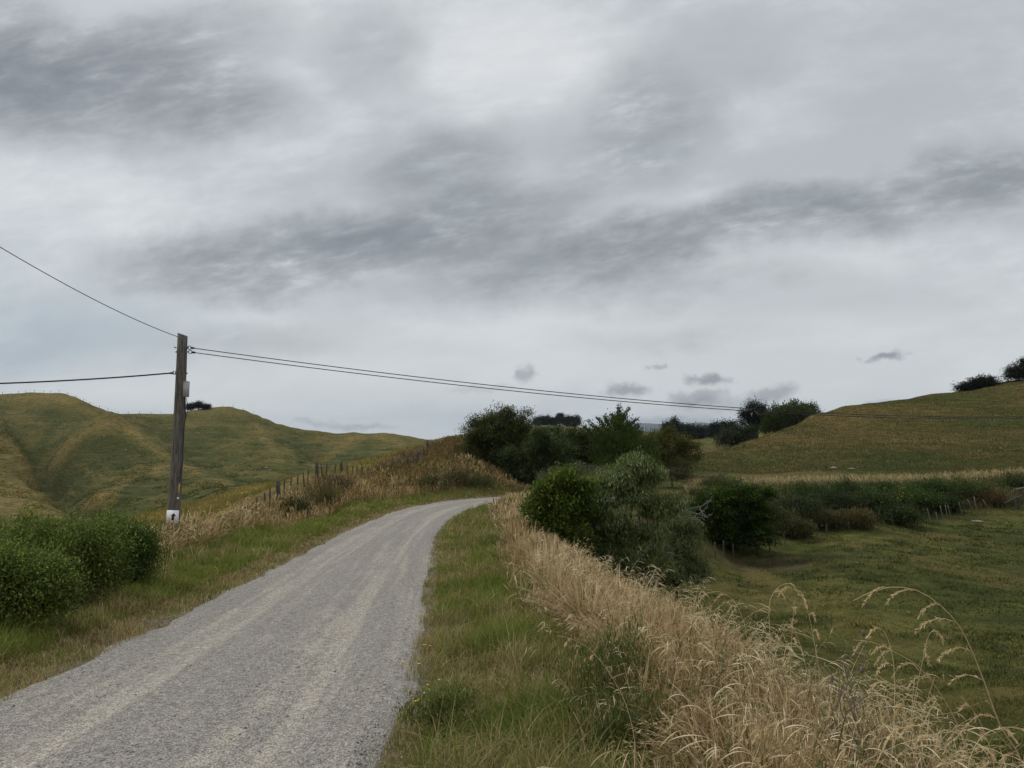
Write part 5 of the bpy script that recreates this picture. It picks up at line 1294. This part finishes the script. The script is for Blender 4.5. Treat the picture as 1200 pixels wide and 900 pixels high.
# timber rails at the right edge
p0 = P(1192, 590, 64); rail = thing('timber_rail', 'short timber post and rail with a sloping brace at the right edge of the photo', 'fence', (p0[0], p0[1], tz(p0[0], p0[1])))
for px, pyt in ((1193, 572), (1222, 566)):
    t_ = P(px, pyt, 64); V, F = post_geo((t_[0], 64, tz(t_[0], 64) - .2), t_, 0.09, 8); link_mesh('post', V, F, M_POST, rail)
a, b = P(1190, 574, 63.9), P(1240, 564, 63.9); V, F = box((a + b) / 2, (np.linalg.norm(b - a), 0.07, 0.2), [unit(b - a), (0, 1, 0), np.cross(unit(b - a), (0, 1, 0))]); link_mesh('rail', V, F, M_STAKE, rail, shade=False)
a, b = P(1176, 590, 63.7), P(1197, 581, 63.7); V, F = post_geo(a, b, 0.08, 6); link_mesh('brace', V, F, M_POST, rail)

# ------------------------------------------------------------------ stones
def rock(label, px, py, Y, w, h, seed, group=None):
    rg = np.random.default_rng(seed); x_ = (px - 600) / 900 * Y * 1.003
    # slide along the sight line until it sits on the ground
    for _ in range(60):
        pz = P(px, py, Y); dzz = pz[2] - tz(pz[0], Y)
        Y += np.clip(dzz * 4, -2, 2)
    Y = hit(px, py, 20, 420) or Y
    pz = P(px, py, Y); x_ = pz[0]; g = tz(x_, Y)
    u_ = np.linspace(0, math.pi, 7); v_ = np.linspace(0, 2 * math.pi, 12, endpoint=False)
    V = []
    for a in u_:
        for b in v_:
            r = 1 + 0.25 * rg.normal() * math.sin(a)
            V.append((math.sin(a) * math.cos(b) * r * w / 2, math.sin(a) * math.sin(b) * r * w * .35, math.cos(a) * h * (1 if math.cos(a) > 0 else .5)))
    V = np.array(V) + np.array([x_, Y, g]); F = [(i * 12 + j, (i + 1) * 12 + j, (i + 1) * 12 + (j + 1) % 12, i * 12 + (j + 1) % 12) for i in range(6) for j in range(12)]
    o = link_mesh('stone', V, [np.array(F)], M_ROCK, origin=(x_, Y, g)); return tag(o, label, 'stone', group)
rock('pale limestone outcrop low on the right hill, the left and larger of two', 977, 549, 84, 0.75, 0.22, 1)
rock('thin pale outcrop low on the right hill, right of the larger one', 997, 549.5, 84, 0.9, 0.12, 2)
rock('flat pale slab lying in the paddock below the leaning stakes', 1145, 611, 58, 0.8, 0.08, 3)
for i, (px, py, lab) in enumerate(((127, 499, 'white stone at the left of the group on top of the middle spur'), (131, 499.5, 'white stone in the middle of the group on top of the middle spur'), (136, 499.3, 'white stone at the right of the group on top of the middle spur'), (127, 504.5, 'white stone just below the group on the middle spur'),
                                   (122, 511.5, 'lone white stone on the upper face of the middle spur'), (147.5, 528.5, 'lone white stone half way down the middle spur'), (47.5, 548.5, 'white stone in the bed of the gully'), (87, 595.5, 'white stone at the bottom of the valley above the hedge'),
                                   (98, 485.5, 'white stone near the skyline left of the spur'), (76, 497.5, 'white stone on the far slope above the gully'), (312, 548.5, 'larger white stone in the green bowl right of the pole'), (316, 551, 'smaller white stone beside the larger one in the green bowl'),
                                   (63.5, 534, 'white stone on the left edge of the middle spur'), (2, 480.5, 'white stone by the left edge of the photo high on the hill'))):
    rock(lab, px, py, 250, 0.55 + 0.3 * (i in (10,)), 0.35, 10 + i, 'white stones on the left hills')

# ------------------------------------------------------------------ blue mountains on the horizon
gx = np.linspace(-9000, 9000, 181); gy = np.linspace(10000, 13800, 30)
MX, MY = np.meshgrid(gx, gy, indexing='ij')
prof = 300 * np.exp(-((MX - 2900) / 900) ** 2) + 230 * np.exp(-((MX - 1700) / 700) ** 2)
Hm = prof * (0.45 + 0.95 * fbm(MX / 1500, MY / 1500, 301, 5)) * np.sin(np.clip((MY - 9990) / 3830, 0, 1) * math.pi) ** 0.8 - 150
ix = np.arange(MX.size).reshape(MX.shape); qm = np.stack([ix[:-1, :-1], ix[1:, :-1], ix[1:, 1:], ix[:-1, 1:]], -1).reshape(-1, 4)
mm = rough_mat('bush_clad_mountain', (0.02, 0.035, 0.018), (0.05, 0.06, 0.03), 0.002, (1, 1, 1), 1.0, 0.0, 0.0)
tag(link_mesh('mountains', np.stack([MX, MY, Hm], -1).reshape(-1, 3), [qm], mm), kind='structure')
# air
mh, nt = new_mat('haze_air'); out = N(nt, 'ShaderNodeOutputMaterial'); pv = N(nt, 'ShaderNodeVolumePrincipled'); pv.inputs['Density'].default_value = 4.5e-5; pv.inputs['Color'].default_value = (0.72, 0.84, 1.0, 1); pv.inputs['Anisotropy'].default_value = 0.0
nt.links.new(pv.outputs[0], out.inputs['Volume'])
lo = min(float(GZm.min()), -14.0) - 1.0
V, F = box((0, 0, (lo + 260) / 2), (29000, 29000, 260 - lo)); hz = link_mesh('haze', V, F, mh, shade=False); tag(hz, kind='stuff')

# ------------------------------------------------------------------ sky, sun, camera
SUN_EL, SUN_AZ = math.radians(46), math.radians(-62)      # azimuth measured from +Y towards +X
wd = bpy.data.worlds.new('World'); sc.world = wd; wd.use_nodes = True
nt = wd.node_tree; nt.nodes.clear()
out = N(nt, 'ShaderNodeOutputWorld'); bg = N(nt, 'ShaderNodeBackground', i_Strength=1.0)
sky = N(nt, 'ShaderNodeTexSky'); sky.sky_type = 'NISHITA'; sky.sun_disc = False
sky.sun_elevation = SUN_EL; sky.sun_rotation = SUN_AZ
tc = N(nt, 'ShaderNodeTexCoord'); sx = N(nt, 'ShaderNodeSeparateXYZ'); nt.links.new(tc.outputs['Generated'], sx.inputs[0])
dx, dy, dz = sx.outputs[0], sx.outputs[1], sx.outputs[2]
yy = math_node(nt, 'MAXIMUM', dy, 0.08)
cu = math_node(nt, 'DIVIDE', dx, yy); cw = math_node(nt, 'DIVIDE', dz, yy)
uv = N(nt, 'ShaderNodeCombineXYZ'); nt.links.new(cu, uv.inputs[0]); nt.links.new(cw, uv.inputs[1])
# cloud-deck plane: perspective of a flat layer
zc = math_node(nt, 'ADD', math_node(nt, 'MAXIMUM', dz, 0.0), 0.16)
pu = math_node(nt, 'DIVIDE', dx, zc); pw = math_node(nt, 'DIVIDE', dy, zc)
pl = N(nt, 'ShaderNodeCombineXYZ'); nt.links.new(pu, pl.inputs[0]); nt.links.new(pw, pl.inputs[1])
mpd = N(nt, 'ShaderNodeMapping'); mpd.inputs['Rotation'].default_value = (0, 0, math.radians(-20)); mpd.inputs['Scale'].default_value = (0.75, 1.15, 1)
nt.links.new(pl.outputs[0], mpd.inputs['Vector'])
nA = noise(nt, mpd.outputs[0], 0.9, 6, 0.5, 0.3)
mpu_ = N(nt, 'ShaderNodeMapping'); mpu_.vector_type = 'TEXTURE'; mpu_.inputs['Rotation'].default_value = (0, 0, math.radians(11)); mpu_.inputs['Scale'].default_value = (1.0, 0.36, 1)
nt.links.new(uv.outputs[0], mpu_.inputs['Vector'])
nB = noise(nt, mpu_.outputs[0], 2.2, 9, 0.6, 0.12)
nC = noise(nt, mpu_.outputs[0], 7.0, 8, 0.62, 0.15)
nD = noise(nt, mpu_.outputs[0], 19.0, 7, 0.62, 0.1)
# warp for the named cloud masses
wn = N(nt, 'ShaderNodeTexNoise', i_Scale=4.0, i_Detail=8, i_Roughness=0.62); nt.links.new(uv.outputs[0], wn.inputs['Vector'])
wv = N(nt, 'ShaderNodeVectorMath', operation='SUBTRACT'); nt.links.new(wn.outputs['Color'], wv.inputs[0]); wv.inputs[1].default_value = (0.5, 0.5, 0.5)
def warped(amp):
    w2 = N(nt, 'ShaderNodeVectorMath', operation='MULTIPLY'); nt.links.new(wv.outputs[0], w2.inputs[0]); w2.inputs[1].default_value = (amp, amp * 0.7, 0)
    w3 = N(nt, 'ShaderNodeVectorMath', operation='ADD'); nt.links.new(w2.outputs[0], w3.inputs[0]); nt.links.new(uv.outputs[0], w3.inputs[1])
    return w3.outputs[0]
WARP = warped(0.20)
wn2 = N(nt, 'ShaderNodeTexNoise', i_Scale=38, i_Detail=5, i_Roughness=0.6); nt.links.new(uv.outputs[0], wn2.inputs['Vector'])
ws = N(nt, 'ShaderNodeVectorMath', operation='SUBTRACT'); nt.links.new(wn2.outputs['Color'], ws.inputs[0]); ws.inputs[1].default_value = (0.5, 0.5, 0.5)
ws2 = N(nt, 'ShaderNodeVectorMath', operation='MULTIPLY'); nt.links.new(ws.outputs[0], ws2.inputs[0]); ws2.inputs[1].default_value = (0.075, 0.028, 0)
ws3 = N(nt, 'ShaderNodeVectorMath', operation='ADD'); nt.links.new(ws2.outputs[0], ws3.inputs[0]); nt.links.new(uv.outputs[0], ws3.inputs[1])
WSM = ws3.outputs[0]
def blob(px, py, ra, rb, rot=0, wgt=1.0, vec=None, inner=0.0):
    p = P(px, py, 1.0); a = N(nt, 'ShaderNodeMapping'); a.vector_type = 'TEXTURE'
    a.inputs['Location'].default_value = (p[0], p[2] - EYE, 0); a.inputs['Rotation'].default_value = (0, 0, math.radians(rot)); a.inputs['Scale'].default_value = (ra / FPX, rb / FPX, 1)
    nt.links.new(vec if vec is not None else WARP, a.inputs['Vector'])
    l = N(nt, 'ShaderNodeVectorMath', operation='LENGTH'); nt.links.new(a.outputs[0], l.inputs[0])
    return maprange(nt, l.outputs['Value'], inner, 1.0, wgt, 0.0)
def total(bl):
    t = bl[0]
    for q in bl[1:]: t = math_node(nt, 'ADD', t, q)
    return t
DARK = total([blob(*b_, None, 0.12) for b_ in (
    (80, 100, 330, 115, -6, 1.35), (-120, 60, 330, 190, 0, 0.9), (230, 40, 190, 80, 10, 0.5), (265, 125, 120, 60, 0, 0.35),
    (320, 302, 290, 62, 5, 1.2), (540, 265, 250, 66, 14, 0.9), (690, 292, 230, 56, 6, 0.75), (860, 265, 270, 52, 12, 0.85), (1120, 222, 330, 58, 10, 0.75), (1300, 200, 260, 100, 12, 0.7),
    (520, 190, 170, 70, 14, 0.65), (740, 150, 130, 110, 60, 0.5), (640, 330, 420, 46, 2, 0.4), (840, 60, 190, 80, 20, 0.22), (430, 60, 90, 80, -40, 0.34),
    (900, 350, 300, 70, 4, 0.14), (1080, 60, 260, 150, 20, 0.10), (300, 395, 200, 34, 4, 0.22), (760, 390, 170, 26, 2, 0.16))])
BLUE = total([blob(*b_) for b_ in ((60, 400, 330, 90, 0, 0.9), (-60, 330, 260, 150, 0, 0.5), (560, 478, 300, 26, 2, 0.35))])
SMALL = total([blob(px, py, ra, rb, ro, w_, WSM, 0.2) for px, py, ra, rb, ro, w_ in (
    (735, 455, 40, 11, 0, 0.9), (826, 444, 34, 11, 0, 1.0), (1040, 418, 34, 9, 5, 1.0), (616, 437, 22, 13, 20, 0.7), (765, 431, 14, 5, 8, 0.6), (820, 466, 56, 13, 3, 0.75), (905, 462, 46, 14, 8, 0.8),
    (1000, 421, 10, 4, 0, 0.3), (850, 476, 120, 14, 2, 0.5), (1025, 474, 34, 8, 8, 0.4), (420, 500, 60, 6, 0, 0.6), (365, 495, 36, 6, 0, 0.5), (790, 495, 120, 12, 0, 0.75), (560, 455, 60, 7, 0, 0.25))])
BRIGHT = total([blob(*b_) for b_ in ((600, 60, 240, 130, 0, 0.9), (640, 200, 150, 40, 0, 0.25), (120, 250, 260, 60, -6, 0.5), (700, 430, 600, 60, 0, 0.35), (110, 425, 170, 12, -6, 0.5), (560, 300, 130, 18, 3, 0.35), (540, 500, 260, 22, 0, 0.5), (900, 130, 130, 60, 0, 0.3))])
nAB = math_node(nt, 'ADD', math_node(nt, 'MULTIPLY', nA, 0.55), math_node(nt, 'MULTIPLY', nB, 0.45))
nAB = math_node(nt, 'ADD', math_node(nt, 'MULTIPLY', nAB, 0.66), math_node(nt, 'ADD', math_node(nt, 'MULTIPLY', nC, 0.2), math_node(nt, 'MULTIPLY', nD, 0.14)))
base = mixc(nt, maprange(nt, nAB, 0.40, 0.60), (0.468, 0.500, 0.528), (0.676, 0.702, 0.722))
base = mixc(nt, math_node(nt, 'MULTIPLY', BRIGHT, 0.6, True), base, (0.80, 0.815, 0.82))
# the pale greenish band low over the horizon
lowb = maprange(nt, dz, 0.02, 0.30, 0.75, 0.0)
base = mixc(nt, lowb, base, (0.610, 0.645, 0.652))
base = mixc(nt, math_node(nt, 'MULTIPLY', BLUE, 0.75, True), base, mixc(nt, maprange(nt, nB, 0.4, 0.62), (0.34, 0.405, 0.47), (0.60, 0.64, 0.67)))
tex = math_node(nt, 'ADD', math_node(nt, 'MULTIPLY', nB, 0.38), math_node(nt, 'ADD', math_node(nt, 'MULTIPLY', nC, 0.36), math_node(nt, 'MULTIPLY', nD, 0.26)))
df = math_node(nt, 'MULTIPLY', DARK, maprange(nt, tex, 0.40, 0.60, 0.0, 2.05, 'LINEAR'))
clouds = mixc(nt, math_node(nt, 'DIVIDE', df, math_node(nt, 'ADD', df, 0.95)), base, (0.080, 0.096, 0.116))
clouds = mixc(nt, math_node(nt, 'MULTIPLY', SMALL, 0.9, True), clouds, (0.245, 0.265, 0.295))
# thicker, brighter deck overhead and behind
fr = maprange(nt, dy, 0.55, 0.0)
over = mixc(nt, maprange(nt, nA, 0.35, 0.65), (0.60, 0.61, 0.63), (0.92, 0.92, 0.92))
clouds = mixc(nt, fr, clouds, over)
sk = N(nt, 'ShaderNodeVectorMath', operation='SCALE'); nt.links.new(sky.outputs[0], sk.inputs[0]); sk.inputs['Scale'].default_value = 0.08
fin = mixc(nt, 0.94, sk.outputs[0], clouds)
nt.links.new(fin, bg.inputs['Color']); nt.links.new(bg.outputs[0], out.inputs['Surface'])
wd.cycles.sampling_method = 'MANUAL'; wd.cycles.sample_map_resolution = 1024
sun = bpy.data.lights.new('sun', 'SUN'); sun.energy = 1.5; sun.angle = math.radians(12); sun.color = (1.0, 0.965, 0.91)
so = bpy.data.objects.new('sun', sun); COL.objects.link(so)
dirv = Vector((math.sin(SUN_AZ) * math.cos(SUN_EL), math.cos(SUN_AZ) * math.cos(SUN_EL), math.sin(SUN_EL)))
so.rotation_euler = dirv.to_track_quat('Z', 'Y').to_euler(); so.location = dirv * 100

cam = bpy.data.cameras.new('camera'); cam.sensor_fit = 'HORIZONTAL'; cam.sensor_width = 36.0; cam.lens = 27.0
cam.clip_start = 0.05; cam.clip_end = 60000
co = bpy.data.objects.new('camera', cam); COL.objects.link(co)
co.location = (0, 0, EYE); co.rotation_euler = (math.pi / 2 + PITCH, 0, 0)
sc.camera = co
sc.view_settings.view_transform = 'Standard'; sc.view_settings.look = 'None'; sc.view_settings.gamma = 1
sc.view_settings.use_curve_mapping = False
sc.view_settings.exposure = 0.1
sc.cycles.max_bounces = 6; sc.cycles.diffuse_bounces = 3; sc.cycles.transmission_bounces = 4; sc.cycles.transparent_max_bounces = 8
sc.cycles.use_denoising = True
for o in bpy.data.objects:
    if '_org' in o: del o['_org']
